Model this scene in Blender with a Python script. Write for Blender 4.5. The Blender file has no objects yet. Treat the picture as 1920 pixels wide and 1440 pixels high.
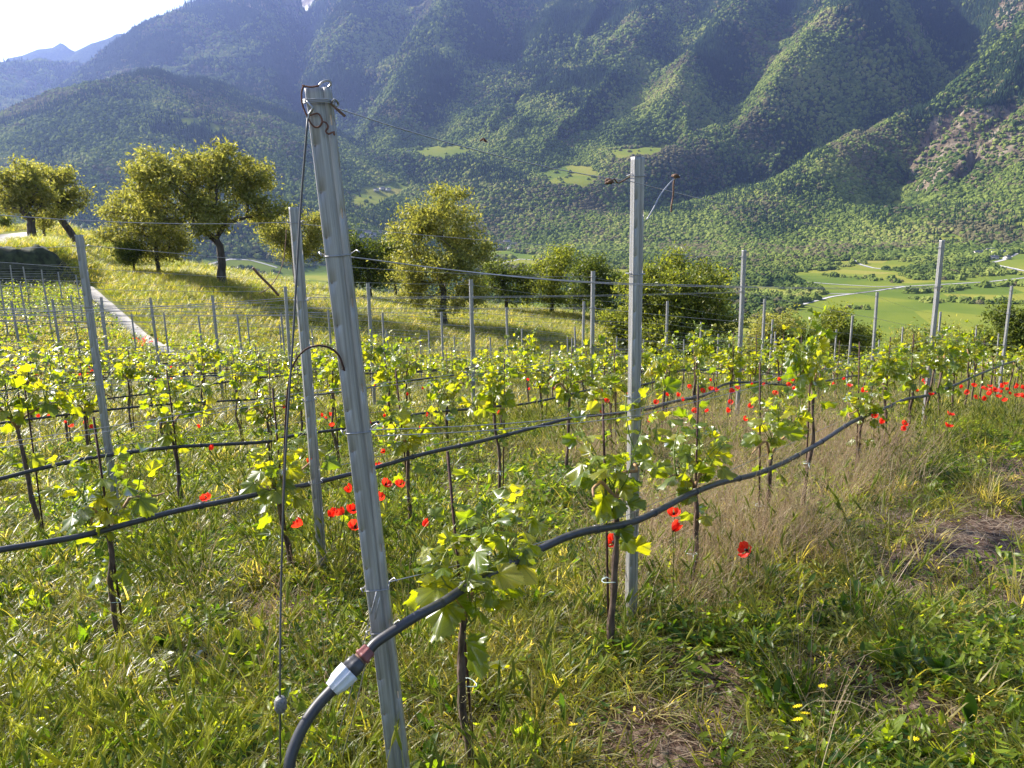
import bpy, math, random
import numpy as np
from mathutils import Vector, Matrix, Euler
rad = math.radians
rng = np.random.default_rng(11)
random.seed(5)
sc = bpy.context.scene
COL = sc.collection

# ------------------------------------------------------------------ camera
FPX, HC, PITCH, ROLL = 1440.0, 1.6, rad(12.5), rad(1.2)
cF = np.array([0, math.cos(PITCH), -math.sin(PITCH)])
cU = np.array([0, math.sin(PITCH), math.cos(PITCH)])
cR = np.array([1.0, 0, 0])
cR, cU = cR*math.cos(ROLL)-cU*math.sin(ROLL), cU*math.cos(ROLL)+cR*math.sin(ROLL)
cam = bpy.data.cameras.new('camera')
cam.sensor_width = 36; cam.lens = 36*FPX/1920
cam.clip_start = 0.05; cam.clip_end = 60000
camo = bpy.data.objects.new('camera', cam); COL.objects.link(camo)
M = Matrix(((cR[0], cU[0], -cF[0], 0), (cR[1], cU[1], -cF[1], 0), (cR[2], cU[2], -cF[2], HC), (0, 0, 0, 1)))
camo.matrix_world = M
sc.camera = camo

# ------------------------------------------------------------------ sky, sun, exposure
SUN_AZ, SUN_EL = -62.0, 38.0          # azimuth from straight ahead (+y), clockwise positive
w = bpy.data.worlds.new('World'); sc.world = w; w.use_nodes = True
nt = w.node_tree; nt.nodes.clear()
sky = nt.nodes.new('ShaderNodeTexSky'); sky.sky_type = 'NISHITA'; sky.sun_disc = False
sky.sun_elevation = rad(SUN_EL); sky.sun_rotation = rad(SUN_AZ); sky.altitude = 600
sky.air_density = 1.0; sky.dust_density = 3.5; sky.ozone_density = 1.0
bg = nt.nodes.new('ShaderNodeBackground'); bg.inputs[1].default_value = 0.10
out = nt.nodes.new('ShaderNodeOutputWorld')
nt.links.new(sky.outputs[0], bg.inputs[0]); nt.links.new(bg.outputs[0], out.inputs[0])
sl = bpy.data.lights.new('sun', 'SUN'); sl.energy = 5.0; sl.angle = rad(0.55); sl.color = (1.0, 0.93, 0.82)
so = bpy.data.objects.new('sun', sl); COL.objects.link(so)
sd = Vector((math.sin(rad(SUN_AZ))*math.cos(rad(SUN_EL)), math.cos(rad(SUN_AZ))*math.cos(rad(SUN_EL)), math.sin(rad(SUN_EL))))
so.rotation_euler = sd.to_track_quat('Z', 'Y').to_euler(); so.location = (0, 0, 30)
sc.view_settings.view_transform = 'Standard'; sc.view_settings.look = 'None'
sc.view_settings.gamma = 1; sc.view_settings.exposure = 1.55
sc.render.engine = 'CYCLES'
sc.cycles.max_bounces = 6; sc.cycles.diffuse_bounces = 2; sc.cycles.glossy_bounces = 2
sc.cycles.transmission_bounces = 3; sc.cycles.transparent_max_bounces = 4; sc.cycles.volume_bounces = 0
sc.cycles.use_denoising = True

# ------------------------------------------------------------------ object helpers
def tag(o, label=None, cat=None, group=None, kind=None):
    if label: o['label'] = label
    if cat: o['category'] = cat
    if group: o['group'] = group
    if kind: o['kind'] = kind
    return o
def empty(name, loc=(0, 0, 0), label=None, cat=None, group=None):
    o = bpy.data.objects.new(name, None); COL.objects.link(o); o.location = loc
    o.empty_display_size = .1
    return tag(o, label, cat, group)
def mesh_np(name, V, polys, mat=None, smooth=False, attrs=None):
    V = np.asarray(V, dtype=np.float32)
    me = bpy.data.meshes.new(name)
    me.vertices.add(len(V)); me.vertices.foreach_set('co', V.ravel())
    idx = []; starts = []; s = 0
    for F in polys:
        F = np.asarray(F, dtype=np.int32)
        if len(F) == 0: continue
        k = F.shape[1]
        idx.append(F.ravel()); starts.append(s+np.arange(len(F))*k); s += F.size
    idx = np.concatenate(idx); starts = np.concatenate(starts)
    me.loops.add(len(idx)); me.loops.foreach_set('vertex_index', idx)
    me.polygons.add(len(starts)); me.polygons.foreach_set('loop_start', starts.astype(np.int32))
    me.update(calc_edges=True)
    if smooth: me.polygons.foreach_set('use_smooth', np.ones(len(starts), dtype=bool))
    if attrs:
        for an, (tp, arr) in attrs.items():
            a = me.attributes.new(an, tp, 'POINT')
            a.data.foreach_set('vector' if tp == 'FLOAT_VECTOR' else 'value', np.asarray(arr, dtype=np.float32).ravel() if tp != 'INT' else np.asarray(arr, dtype=np.int32))
    if mat: me.materials.append(mat)
    return me
class MB:
    def __init__(s): s.V = []; s.Q = []; s.T = []; s.n = 0
    def add(s, V, Q=None, T=None):
        V = np.asarray(V, float); s.V.append(V)
        if Q is not None and len(Q): s.Q.append(np.asarray(Q)+s.n)
        if T is not None and len(T): s.T.append(np.asarray(T)+s.n)
        s.n += len(V)
    def tube(s, P, R, n=6, caps=True):
        P = np.asarray(P, float); R = np.broadcast_to(np.asarray(R, float), (len(P),))
        T = np.gradient(P, axis=0); T /= np.linalg.norm(T, axis=1)[:, None]+1e-12
        a = np.array([0, 0, 1.]) if abs(T[0][2]) < .9 else np.array([1., 0, 0])
        N = np.cross(T[0], a); N /= np.linalg.norm(N)
        rings = []
        for i in range(len(P)):
            N = N-T[i]*N.dot(T[i]); N /= np.linalg.norm(N)+1e-12
            B = np.cross(T[i], N)
            an = np.arange(n)*2*np.pi/n
            rings.append(P[i]+R[i]*(np.cos(an)[:, None]*N+np.sin(an)[:, None]*B))
        V = np.concatenate(rings); i0 = np.arange(n); i1 = (i0+1) % n
        Q = np.concatenate([np.stack([k*n+i0, k*n+i1, (k+1)*n+i1, (k+1)*n+i0], 1) for k in range(len(P)-1)])
        T3 = None
        if caps:
            V = np.concatenate([V, P[:1], P[-1:]]); c = len(V)
            T3 = np.concatenate([np.stack([i1, i0, np.full(n, c-2)], 1), np.stack([(len(P)-1)*n+i0, (len(P)-1)*n+i1, np.full(n, c-1)], 1)])
        s.add(V, Q, T3)
    def box(s, c, d, ax=None):
        c = np.asarray(c, float); d = np.asarray(d, float)/2
        V = np.array([[x, y, z] for x in (-1, 1) for y in (-1, 1) for z in (-1, 1)])*d
        if ax is not None: V = V@np.asarray(ax)
        s.add(V+c, [[0, 1, 3, 2], [4, 6, 7, 5], [0, 4, 5, 1], [2, 3, 7, 6], [0, 2, 6, 4], [1, 5, 7, 3]])
    def mesh(s, name, mat, smooth=False):
        V = np.concatenate(s.V); p = []
        if s.Q: p.append(np.concatenate(s.Q))
        if s.T: p.append(np.concatenate(s.T))
        return mesh_np(name, V, p, mat, smooth)
    def build(s, name, mat, parent=None, smooth=False):
        o = bpy.data.objects.new(name, s.mesh(name, mat, smooth)); COL.objects.link(o)
        if parent: o.parent = parent
        return o
def link(name, me, parent=None, loc=None):
    o = bpy.data.objects.new(name, me); COL.objects.link(o)
    if parent: o.parent = parent
    if loc is not None: o.location = loc
    return o
def hashn(x, y, s=0):
    v = np.sin(x*127.1+y*311.7+s*74.7)*43758.5453
    return v-np.floor(v)
def vnoise(x, y, s=0):
    xi, yi = np.floor(x), np.floor(y); fx, fy = x-xi, y-yi
    fx = fx*fx*(3-2*fx); fy = fy*fy*(3-2*fy)
    a, b, c, d = hashn(xi, yi, s), hashn(xi+1, yi, s), hashn(xi, yi+1, s), hashn(xi+1, yi+1, s)
    return (a+(b-a)*fx+(c-a)*fy+(a-b-c+d)*fx*fy)*2-1
def fbm(x, y, o=4, s=0):
    r = 0; a = 1; t = 0
    for i in range(o): r = r+a*vnoise(x, y, s+i*13); t += a; a *= .5; x = x*2.03+17; y = y*2.03+5
    return r/t
def sstep(a, b, x):
    t = np.clip((x-a)/(b-a), 0, 1); return t*t*(3-2*t)

# ------------------------------------------------------------------ materials
def newmat(name):
    m = bpy.data.materials.new(name); m.use_nodes = True; m.node_tree.nodes.clear(); return m, m.node_tree
def N(nt, t, **k):
    n = nt.nodes.new(t)
    for a, v in k.items():
        if a.startswith('i_'):
            key = a[2:]; n.inputs[int(key) if key.isdigit() else key].default_value = v
        else: setattr(n, a, v)
    return n
def ramp(nt, fac, stops):
    r = nt.nodes.new('ShaderNodeValToRGB'); e = r.color_ramp.elements
    while len(e) < len(stops): e.new(.5)
    for i, (p, c) in enumerate(stops): e[i].position = p; e[i].color = (*c, 1)
    nt.links.new(fac, r.inputs[0]); return r.outputs[0]
def leaf_mat(name, cols, trans, tw=.5, gloss=.06, rough=.4, noise=0, obj=True, veins=False):
    """thin leaf: diffuse + translucent + a little gloss; cols ramp over per-instance random"""
    m, nt = newmat(name); L = nt.links.new
    oi = N(nt, 'ShaderNodeObjectInfo')
    if obj: fac = oi.outputs['Random']
    else:
        gi = N(nt, 'ShaderNodeNewGeometry'); fac = gi.outputs['Random Per Island']
    n_ = len(cols)
    c = ramp(nt, fac, [(i/(n_-1), cc) for i, cc in enumerate(cols)])
    if veins:
        at = N(nt, 'ShaderNodeAttribute'); at.attribute_name = 'luv'; sx = N(nt, 'ShaderNodeSeparateXYZ'); L(at.outputs['Vector'], sx.inputs[0])
        an = N(nt, 'ShaderNodeMath', operation='ARCTAN2'); L(sx.outputs[0], an.inputs[0]); L(sx.outputs[1], an.inputs[1])
        ab = N(nt, 'ShaderNodeMath', operation='ABSOLUTE'); L(an.outputs[0], ab.inputs[0])
        pp = N(nt, 'ShaderNodeMath', operation='PINGPONG', i_1=.42); L(ab.outputs[0], pp.inputs[0])
        ln = N(nt, 'ShaderNodeVectorMath', operation='LENGTH'); L(at.outputs['Vector'], ln.inputs[0])
        ml0 = N(nt, 'ShaderNodeMath', operation='MULTIPLY'); L(pp.outputs[0], ml0.inputs[0]); L(ln.outputs['Value'], ml0.inputs[1])
        s2 = N(nt, 'ShaderNodeMath', operation='MULTIPLY_ADD', i_1=1.3); L(ml0.outputs[0], s2.inputs[0]); L(ln.outputs['Value'], s2.inputs[2])
        w2 = N(nt, 'ShaderNodeMath', operation='PINGPONG', i_1=.055); L(s2.outputs[0], w2.inputs[0])
        v1 = N(nt, 'ShaderNodeMapRange'); v1.inputs[1].default_value = .006; v1.inputs[2].default_value = .028; v1.inputs[3].default_value = 1; v1.inputs[4].default_value = 0; L(ml0.outputs[0], v1.inputs[0])
        v2 = N(nt, 'ShaderNodeMapRange'); v2.inputs[1].default_value = .0; v2.inputs[2].default_value = .02; v2.inputs[3].default_value = .4; v2.inputs[4].default_value = 0; L(w2.outputs[0], v2.inputs[0])
        vm = N(nt, 'ShaderNodeMath', operation='MAXIMUM'); L(v1.outputs[0], vm.inputs[0]); L(v2.outputs[0], vm.inputs[1])
        dk = N(nt, 'ShaderNodeMix', data_type='RGBA', blend_type='MULTIPLY'); dk.inputs[0].default_value = 1; L(c, dk.inputs[6]); dk.inputs[7].default_value = (.62, .72, .7, 1)
        cm0 = N(nt, 'ShaderNodeMix', data_type='RGBA'); L(vm.outputs[0], cm0.inputs[0]); L(c, cm0.inputs[6]); L(dk.outputs[2], cm0.inputs[7]); c = cm0.outputs[2]
    tmul = N(nt, 'ShaderNodeMix', data_type='RGBA', blend_type='MULTIPLY'); tmul.inputs[0].default_value = 1
    L(c, tmul.inputs[6]); tmul.inputs[7].default_value = (*trans, 1)
    tmul.clamp_result = False
    d = N(nt, 'ShaderNodeBsdfDiffuse'); t = N(nt, 'ShaderNodeBsdfTranslucent')
    L(c, d.inputs[0]); L(tmul.outputs[2], t.inputs[0])
    mx = N(nt, 'ShaderNodeMixShader', i_0=tw); L(d.outputs[0], mx.inputs[1]); L(t.outputs[0], mx.inputs[2])
    g = N(nt, 'ShaderNodeBsdfGlossy'); g.inputs['Roughness'].default_value = rough; g.inputs[0].default_value = (1, 1, 1, 1)
    fr = N(nt, 'ShaderNodeLayerWeight', i_0=.2)
    ml = N(nt, 'ShaderNodeMath', operation='MULTIPLY_ADD', i_1=gloss*2.5, i_2=gloss*.35); L(fr.outputs['Fresnel'], ml.inputs[0])
    m2 = N(nt, 'ShaderNodeMixShader'); L(ml.outputs[0], m2.inputs[0]); L(mx.outputs[0], m2.inputs[1]); L(g.outputs[0], m2.inputs[2])
    o = N(nt, 'ShaderNodeOutputMaterial'); L(m2.outputs[0], o.inputs[0])
    return m
def pbr(name, col, rough=.6, metal=0, col2=None, scale=20, bump=0, spec=.4, stretch=None, detail=4):
    m, nt = newmat(name); L = nt.links.new
    b = N(nt, 'ShaderNodeBsdfPrincipled'); b.inputs['Roughness'].default_value = rough; b.inputs['Metallic'].default_value = metal
    b.inputs['Specular IOR Level'].default_value = spec
    b.inputs['Base Color'].default_value = (*col, 1)
    tc = N(nt, 'ShaderNodeTexCoord'); mp = N(nt, 'ShaderNodeMapping'); L(tc.outputs['Object'], mp.inputs[0])
    if stretch: mp.inputs['Scale'].default_value = stretch
    nz = N(nt, 'ShaderNodeTexNoise'); nz.inputs['Scale'].default_value = scale; nz.inputs['Detail'].default_value = detail
    L(mp.outputs[0], nz.inputs['Vector'])
    if col2: L(ramp(nt, nz.outputs[0], [(.35, col), (.65, col2)]), b.inputs['Base Color'])
    if bump:
        bp = N(nt, 'ShaderNodeBump', i_0=bump); bp.inputs['Distance'].default_value = .01; L(nz.outputs[0], bp.inputs['Height']); L(bp.outputs[0], b.inputs['Normal'])
    o = N(nt, 'ShaderNodeOutputMaterial'); L(b.outputs[0], o.inputs[0])
    return m
MT = {}
MT['galv'] = pbr('galvanised_steel', (.24, .235, .225), .45, .3, (.42, .415, .40), 26, .3, stretch=(5, 5, .12), detail=8)
MT['galv_far'] = pbr('galvanised_steel_far', (.24, .235, .225), .5, .25, (.34, .335, .325), 9)
MT['wire'] = pbr('wire_steel', (.35, .35, .36), .4, .7)
MT['cable'] = pbr('weathered_cable', (.10, .10, .10), .6, .3)
MT['ferrule'] = pbr('lead_ferrule', (.20, .20, .19), .55, .2, (.12, .12, .115), 200, .3)
MT['rust'] = pbr('rusty_steel', (.10, .045, .03), .75, .2, (.19, .09, .06), 60, .3)
MT['hose'] = pbr('black_polythene', (.028, .028, .032), .42, 0, (.05, .05, .052), 25, spec=.5)
MT['white'] = pbr('white_plastic', (.72, .73, .75), .35, 0, (.6, .61, .62), 8)
MT['brownplastic'] = pbr('brown_plastic', (.16, .05, .045), .45, 0, (.24, .09, .08), 30)
MT['bark'] = pbr('vine_bark', (.055, .035, .025), .9, 0, (.14, .095, .07), 70, .8, stretch=(1, 1, .25))
MT['cane'] = pbr('vine_cane', (.22, .12, .06), .7, 0, (.32, .2, .1), 40, .3)
MT['stake'] = pbr('rusty_stake', (.04, .02, .017), .8, .2, (.09, .045, .035), 60, .4)
MT['treebark'] = pbr('tree_bark', (.045, .035, .028), .95, 0, (.10, .085, .07), 6, .8, stretch=(1, 1, .3))
MT['deadstick'] = pbr('dead_wood', (.10, .055, .035), .8, 0, (.2, .12, .08), 50, .4)
MT['vineleaf'] = leaf_mat('vine_leaf', [(.055, .095, .010), (.09, .13, .012), (.125, .155, .015), (.17, .18, .018)], (5.2, 4.3, .7), .55, .085, .32, obj=False, veins=True)
MT['shoot'] = leaf_mat('green_shoot', [(.14, .20, .03), (.18, .22, .04)], (2, 2, 1), .3)
G_ = [(.035, .055, .010), (.075, .095, .016), (.125, .14, .026), (.19, .185, .045), (.29, .26, .125)]
MT['grass'] = leaf_mat('meadow_grass', G_, (4.2, 3.6, 1.2), .56, .018, .42)
MT['barley'] = leaf_mat('seeding_grass', [(.12, .16, .03), (.17, .19, .035), (.25, .25, .06)], (2.1, 2.1, .8), .55, .02, .45)
MT['straw'] = leaf_mat('dry_grass', [(.36, .27, .17), (.46, .37, .25), (.32, .22, .16), (.34, .32, .16)], (1.5, 1.45, 1.2), .45, .02, .45)
MT['litter'] = leaf_mat('dead_stalks', [(.10, .07, .05), (.18, .135, .09), (.30, .24, .16)], (1.2, 1.2, 1.1), .2, .02, .5)
MT['weed'] = leaf_mat('broad_weed', [(.022, .055, .010), (.05, .095, .013), (.13, .18, .02), (.19, .23, .028)], (3.9, 3.5, .7), .56, .03, .38)
MT['treeleaf'] = leaf_mat('tree_leaf', [(.12, .14, .036), (.18, .195, .050), (.24, .245, .07), (.31, .30, .115)], (2.1, 1.95, .9), .46, .015, .5, obj=False)
MT['treeleaf2'] = leaf_mat('tree_leaf_green', [(.06, .085, .02), (.12, .15, .028), (.19, .215, .038), (.26, .27, .055)], (2.1, 2.0, .8), .5, .015, .5, obj=False)
MT['treeleaf3'] = leaf_mat('tree_leaf_dark', [(.04, .06, .014), (.07, .095, .018), (.11, .135, .025), (.15, .17, .035)], (2.0, 2.0, .8), .4, .015, .5, obj=False)
MT['petal'] = leaf_mat('poppy_petal', [(.78, .022, .012), (.84, .04, .02)], (1.2, 1.6, 1.2), .6, .02, .5)
MT['poppycore'] = pbr('poppy_centre', (.01, .01, .012), .7)
MT['yellow'] = leaf_mat('yellow_petal', [(.75, .6, .01), (.8, .66, .02)], (1.2, 1.2, 1), .35, .02, .6)
MT['stem'] = leaf_mat('flower_stem', [(.08, .11, .02), (.12, .14, .03)], (1.5, 1.5, 1), .3)
MT['tie'] = pbr('pale_tie', (.45, .55, .52), .5)
MT['wall'] = pbr('house_render', (.62, .58, .52), .8, 0, (.5, .47, .42), 2)
MT['roof'] = pbr('stone_roof', (.20, .17, .155), .8, 0, (.32, .29, .27), 3)
MT['conc'] = pbr('concrete', (.30, .285, .26), .9, 0, (.21, .20, .18), 4, .3)
MT['road'] = pbr('road_surface', (.36, .35, .34), .9, 0, (.28, .275, .27), .05)
MT['dirtroad'] = pbr('gravel_road', (.42, .39, .34), .9, 0, (.32, .29, .25), 1.2, .3)

# ------------------------------------------------------------------ near terrain
def ray(px, py):
    return cF+cR*(px-960)/FPX-cU*(py-720)/FPX
def px_at(px, py, hd, dz=0):
    d = ray(px, py); n = math.hypot(d[0], d[1]); return (d[0]/n*hd, d[1]/n*hd, HC+d[2]/n*hd-dz)
def project(P):
    P = np.asarray(P, float)-np.array([0, 0, HC])
    z = P@cF; return 960+FPX*(P@cR)/z, 720-FPX*(P@cU)/z, z
CX = [.455, 3.598, -1.528, .176, -.171]; CY = [2.783, 4.463, .962, -.092, -.165]
def lat(k, j):
    j = np.asarray(j, float)
    c = (1, j, k, k*k*.1, j*k*.3)
    return sum(a*b for a, b in zip(CX, c)), sum(a*b for a, b in zip(CY, c))
ctrl = [(.46, 2.78, -.07), (4.05, 7.25, -.57), (7.65, 11.71, -1.48), (-1.05, 3.74, -.2), (2.49, 8.15, -.68), (6.04, 12.56, -1.63), (-2.53, 4.67, -.32),
    (.97, 9.03, -.93), (4.46, 13.4, -1.8), (-.52, 9.9, -1.06), (2.92, 14.21, -1.9), (7.96, 17.76, -2.73), (-1.98, 10.75, -1.16), (-3.4, 11.58, -1.25),
    (-4.79, 12.39, -1.44), (-6.14, 13.18, -1.51), (-7.45, 13.95, -1.56), (-8.73, 14.71, -1.65), (-9.98, 15.44, -1.73), (1.41, 15.01, -1.96), (-.06, 15.79, -2.12),
    (-1.5, 16.55, -2.29), (-2.9, 17.29, -2.36), (-4.26, 18.02, -2.37), (-5.59, 18.72, -2.51), (-6.89, 19.41, -2.59), (-8.15, 20.08, -2.72), (-9.37, 20.73, -2.68),
    (-10.56, 21.36, -2.77), (9.59, 16.97, -2.56),
    (0, 0, .02), (0, -3, .15), (-4, 0, .05), (4, 0, -.05), (0, -12, .6), (12, 0, -.6), (-12, 0, .2), (25, 8, -2.4), (-25, 8, -.9), (30, 20, -4.6), (-32, 18, -1.4)]
STEPH = 1.7
def bank(x, y):
    d = np.hypot(x, y); az = np.degrees(np.arctan2(x, y))
    return STEPH*sstep(43.5, 46.0, d)*(1-sstep(-30.5, -27.0, az))
for px, py, hd, dz in [(770, 625, 30, 1.85), (525, 610, 29, 1.85), (1450, 645, 33, 1.85), (1600, 654, 34, 1.85), (1847, 628, 31, 1.85), (300, 657, 27, 0), (165, 547, 42, 0),
        (60, 550, 42, 0), (415, 530, 47, 0), (620, 570, 46, 0), (830, 612, 45, 0), (1000, 622, 44, 0), (1240, 690, 42, 0), (350, 487, 65, 0), (560, 535, 62, 0), (900, 582, 60, 0),
        (1100, 597, 58, 0), (1400, 712, 40, 0), (1700, 725, 40, 0), (1950, 730, 40, 0), (60, 455, 66, 0), (0, 455, 52, 0), (200, 452, 72, 0), (0, 437, 85, 0), (1400, 700, 58, 0), (1800, 720, 58, 0)]:
    x, y, z = px_at(px, py, hd, dz)
    ctrl.append((x, y, z-float(bank(x, y))))
CT = np.array(ctrl)
def tpsU(r2): return .5*r2*np.log(r2+1e-9)
def tps_fit(C, lam=.4):
    n = len(C); d2 = ((C[:, None, :2]-C[None, :, :2])**2).sum(2)
    K = tpsU(d2)+lam*np.eye(n); Pm = np.c_[np.ones(n), C[:, :2]]
    A = np.block([[K, Pm], [Pm.T, np.zeros((3, 3))]])
    return np.linalg.solve(A, np.r_[C[:, 2], 0, 0, 0])
TW = tps_fit(CT)
def tps(x, y):
    r = TW[-3]+TW[-2]*x+TW[-1]*y
    for i in range(len(CT)): r = r+TW[i]*tpsU((x-CT[i, 0])**2+(y-CT[i, 1])**2)
    return r
def gz(x, y, micro=True):
    x = np.asarray(x, float); y = np.asarray(y, float)
    d = np.hypot(x, y)+1e-9; az = np.degrees(np.arctan2(x, y))
    d1 = 62+24*(1-sstep(-32, -22, az))-14*sstep(6, 16, az)
    behind = sstep(50, 90, np.abs(az))
    d1 = d1*(1-behind)+30*behind
    s = np.minimum(1, d1/d)
    z = tps(x*s, y*s)+bank(x, y)
    e = np.maximum(d-d1, 0)
    fall = -(e*.34+.0)*(1-behind)-behind*0*e
    fall = fall*sstep(0, 14, e)
    z = np.maximum(z+fall, -112)
    if micro: z = z+.035*fbm(x*1.3, y*1.3, 3)+.012*vnoise(x*7, y*7, 4)
    return z
def hit(px, py, dz=0, lo=1.0, hi=90):
    """where the sight line meets the ground raised by dz"""
    d = ray(px, py); n = math.hypot(d[0], d[1]); ds = np.linspace(lo, hi, 2400)
    x = d[0]/n*ds; y = d[1]/n*ds; z = HC+d[2]/n*ds-gz(x, y)-dz
    i = np.argmax(z < 0) if (z < 0).any() else len(ds)-1
    return float(x[i]), float(y[i])
def rowpt(k, px, py, off=0):
    """point of the vertical plane through row k on the sight line"""
    d = ray(px, py); js = np.linspace(-1.2, 12, 6000); x, y = lat(k, js); x = x+off*.778; y = y-off*.628
    i = np.argmin(np.abs(np.arctan2(x, y)-math.atan2(d[0], d[1])))
    hd = math.hypot(x[i], y[i]); return float(x[i]), float(y[i]), float(HC+d[2]/math.hypot(d[0], d[1])*hd), float(js[i])

nr, na = 300, 420
rr = np.concatenate([[0], np.geomspace(.5, 520, nr-1)])
aa = np.linspace(-np.pi, np.pi, na+1)[:-1]
# finer azimuths ahead
aa = np.sort(np.concatenate([np.linspace(-rad(50), rad(50), 320, endpoint=False), np.linspace(rad(50), 2*np.pi-rad(50), 100, endpoint=False)]))
Rg, Ag = np.meshgrid(rr, aa, indexing='ij'); X = Rg*np.sin(Ag); Y = Rg*np.cos(Ag)
Z = gz(X, Y)
na = len(aa); i, j = np.meshgrid(np.arange(nr-1), np.arange(na), indexing='ij'); j2 = (j+1) % na
Q = np.stack([i*na+j, i*na+j2, (i+1)*na+j2, (i+1)*na+j], -1).reshape(-1, 4)[:, ::-1]
def ground_mat():
    m, nt = newmat('soil_and_turf'); L = nt.links.new
    tc = N(nt, 'ShaderNodeTexCoord')
    n1 = N(nt, 'ShaderNodeTexNoise'); n1.inputs['Scale'].default_value = 1.4; n1.inputs['Detail'].default_value = 8
    n2 = N(nt, 'ShaderNodeTexNoise'); n2.inputs['Scale'].default_value = 28; n2.inputs['Detail'].default_value = 6
    n3 = N(nt, 'ShaderNodeTexNoise'); n3.inputs['Scale'].default_value = .12; n3.inputs['Detail'].default_value = 6
    for n in (n1, n2, n3): L(tc.outputs['Object'], n.inputs['Vector'])
    soil = ramp(nt, n2.outputs[0], [(.3, (.03, .018, .013)), (.5, (.07, .045, .033)), (.70, (.17, .13, .10))])
    turf = ramp(nt, n2.outputs[0], [(.3, (.02, .028, .008)), (.6, (.07, .085, .02)), (.8, (.13, .12, .05))])
    mx = N(nt, 'ShaderNodeMix', data_type='RGBA')
    at = N(nt, 'ShaderNodeAttribute'); at.attribute_name = 'turf'
    ad = N(nt, 'ShaderNodeMath', operation='ADD'); L(at.outputs['Fac'], ad.inputs[0])
    s = N(nt, 'ShaderNodeMath', operation='MULTIPLY_ADD', i_1=1.6, i_2=-.8); L(n1.outputs[0], s.inputs[0]); L(s.outputs[0], ad.inputs[1]); ad.use_clamp = True
    L(ad.outputs[0], mx.inputs[0]); L(soil, mx.inputs[6]); L(turf, mx.inputs[7])
    far = ramp(nt, n3.outputs[0], [(.35, (.11, .125, .022)), (.5, (.15, .16, .03)), (.65, (.20, .18, .06))])
    m2 = N(nt, 'ShaderNodeMix', data_type='RGBA'); a2 = N(nt, 'ShaderNodeAttribute'); a2.attribute_name = 'far'
    L(a2.outputs['Fac'], m2.inputs[0]); L(mx.outputs[2], m2.inputs[6]); L(far, m2.inputs[7])
    b = N(nt, 'ShaderNodeBsdfPrincipled'); b.inputs['Roughness'].default_value = .95; b.inputs['Specular IOR Level'].default_value = .1
    L(m2.outputs[2], b.inputs['Base Color'])
    bp = N(nt, 'ShaderNodeBump', i_0=.8); bp.inputs['Distance'].default_value = .03; L(n2.outputs[0], bp.inputs['Height']); L(bp.outputs[0], b.inputs['Normal'])
    o = N(nt, 'ShaderNodeOutputMaterial'); L(b.outputs[0], o.inputs[0]); return m
SOILP = [(*hit(px_, py_), R_) for px_, py_, R_ in [(1890, 880, .5), (1900, 985, .6), (1810, 1060, .40), (1700, 1095, .25), (1910, 1110, .3), (1340, 1265, .17), (890, 1385, .14), (1560, 1240, .2), (330, 1330, .16), (850, 925, .3), (1480, 1150, .16), (700, 1330, .12), (1180, 1420, .2), (520, 1130, .18), (1690, 1330, .2)]]
def soilmask(x, y):
    """1 on the worn bare track to the right of the front row, 0 in grass"""
    jx = (y-2.0)/4.46; cx = .45+3.6*(jx)+1.35                      # line parallel to row 0, to its right
    t = 1-sstep(.25, .75, np.abs((x-cx)+.35*vnoise(y*.7, x*.3, 3)))
    sp = sstep(.02, .32, fbm(x*1.6+3, y*1.6, 4, 31))
    v = t*.6*sstep(2.2, 3.4, y)+sp*.5*(1-sstep(10, 20, np.hypot(x, y)))
    for cx_, cy_, R_ in SOILP: v = v+1.3*np.exp(-(((x-cx_)**2+(y-cy_)**2)/R_**2)*(1+.6*vnoise(x*6, y*6, 2)))
    return np.clip(v, 0, 1)
D = np.hypot(X, Y)
me = mesh_np('ground', np.stack([X, Y, Z], -1).reshape(-1, 3), [Q], ground_mat(), True,
             {'turf': ('FLOAT', (.75-.9*soilmask(X, Y)).ravel()), 'far': ('FLOAT', sstep(20, 40, D).ravel())})
tag(link('ground', me), kind='structure')

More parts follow.
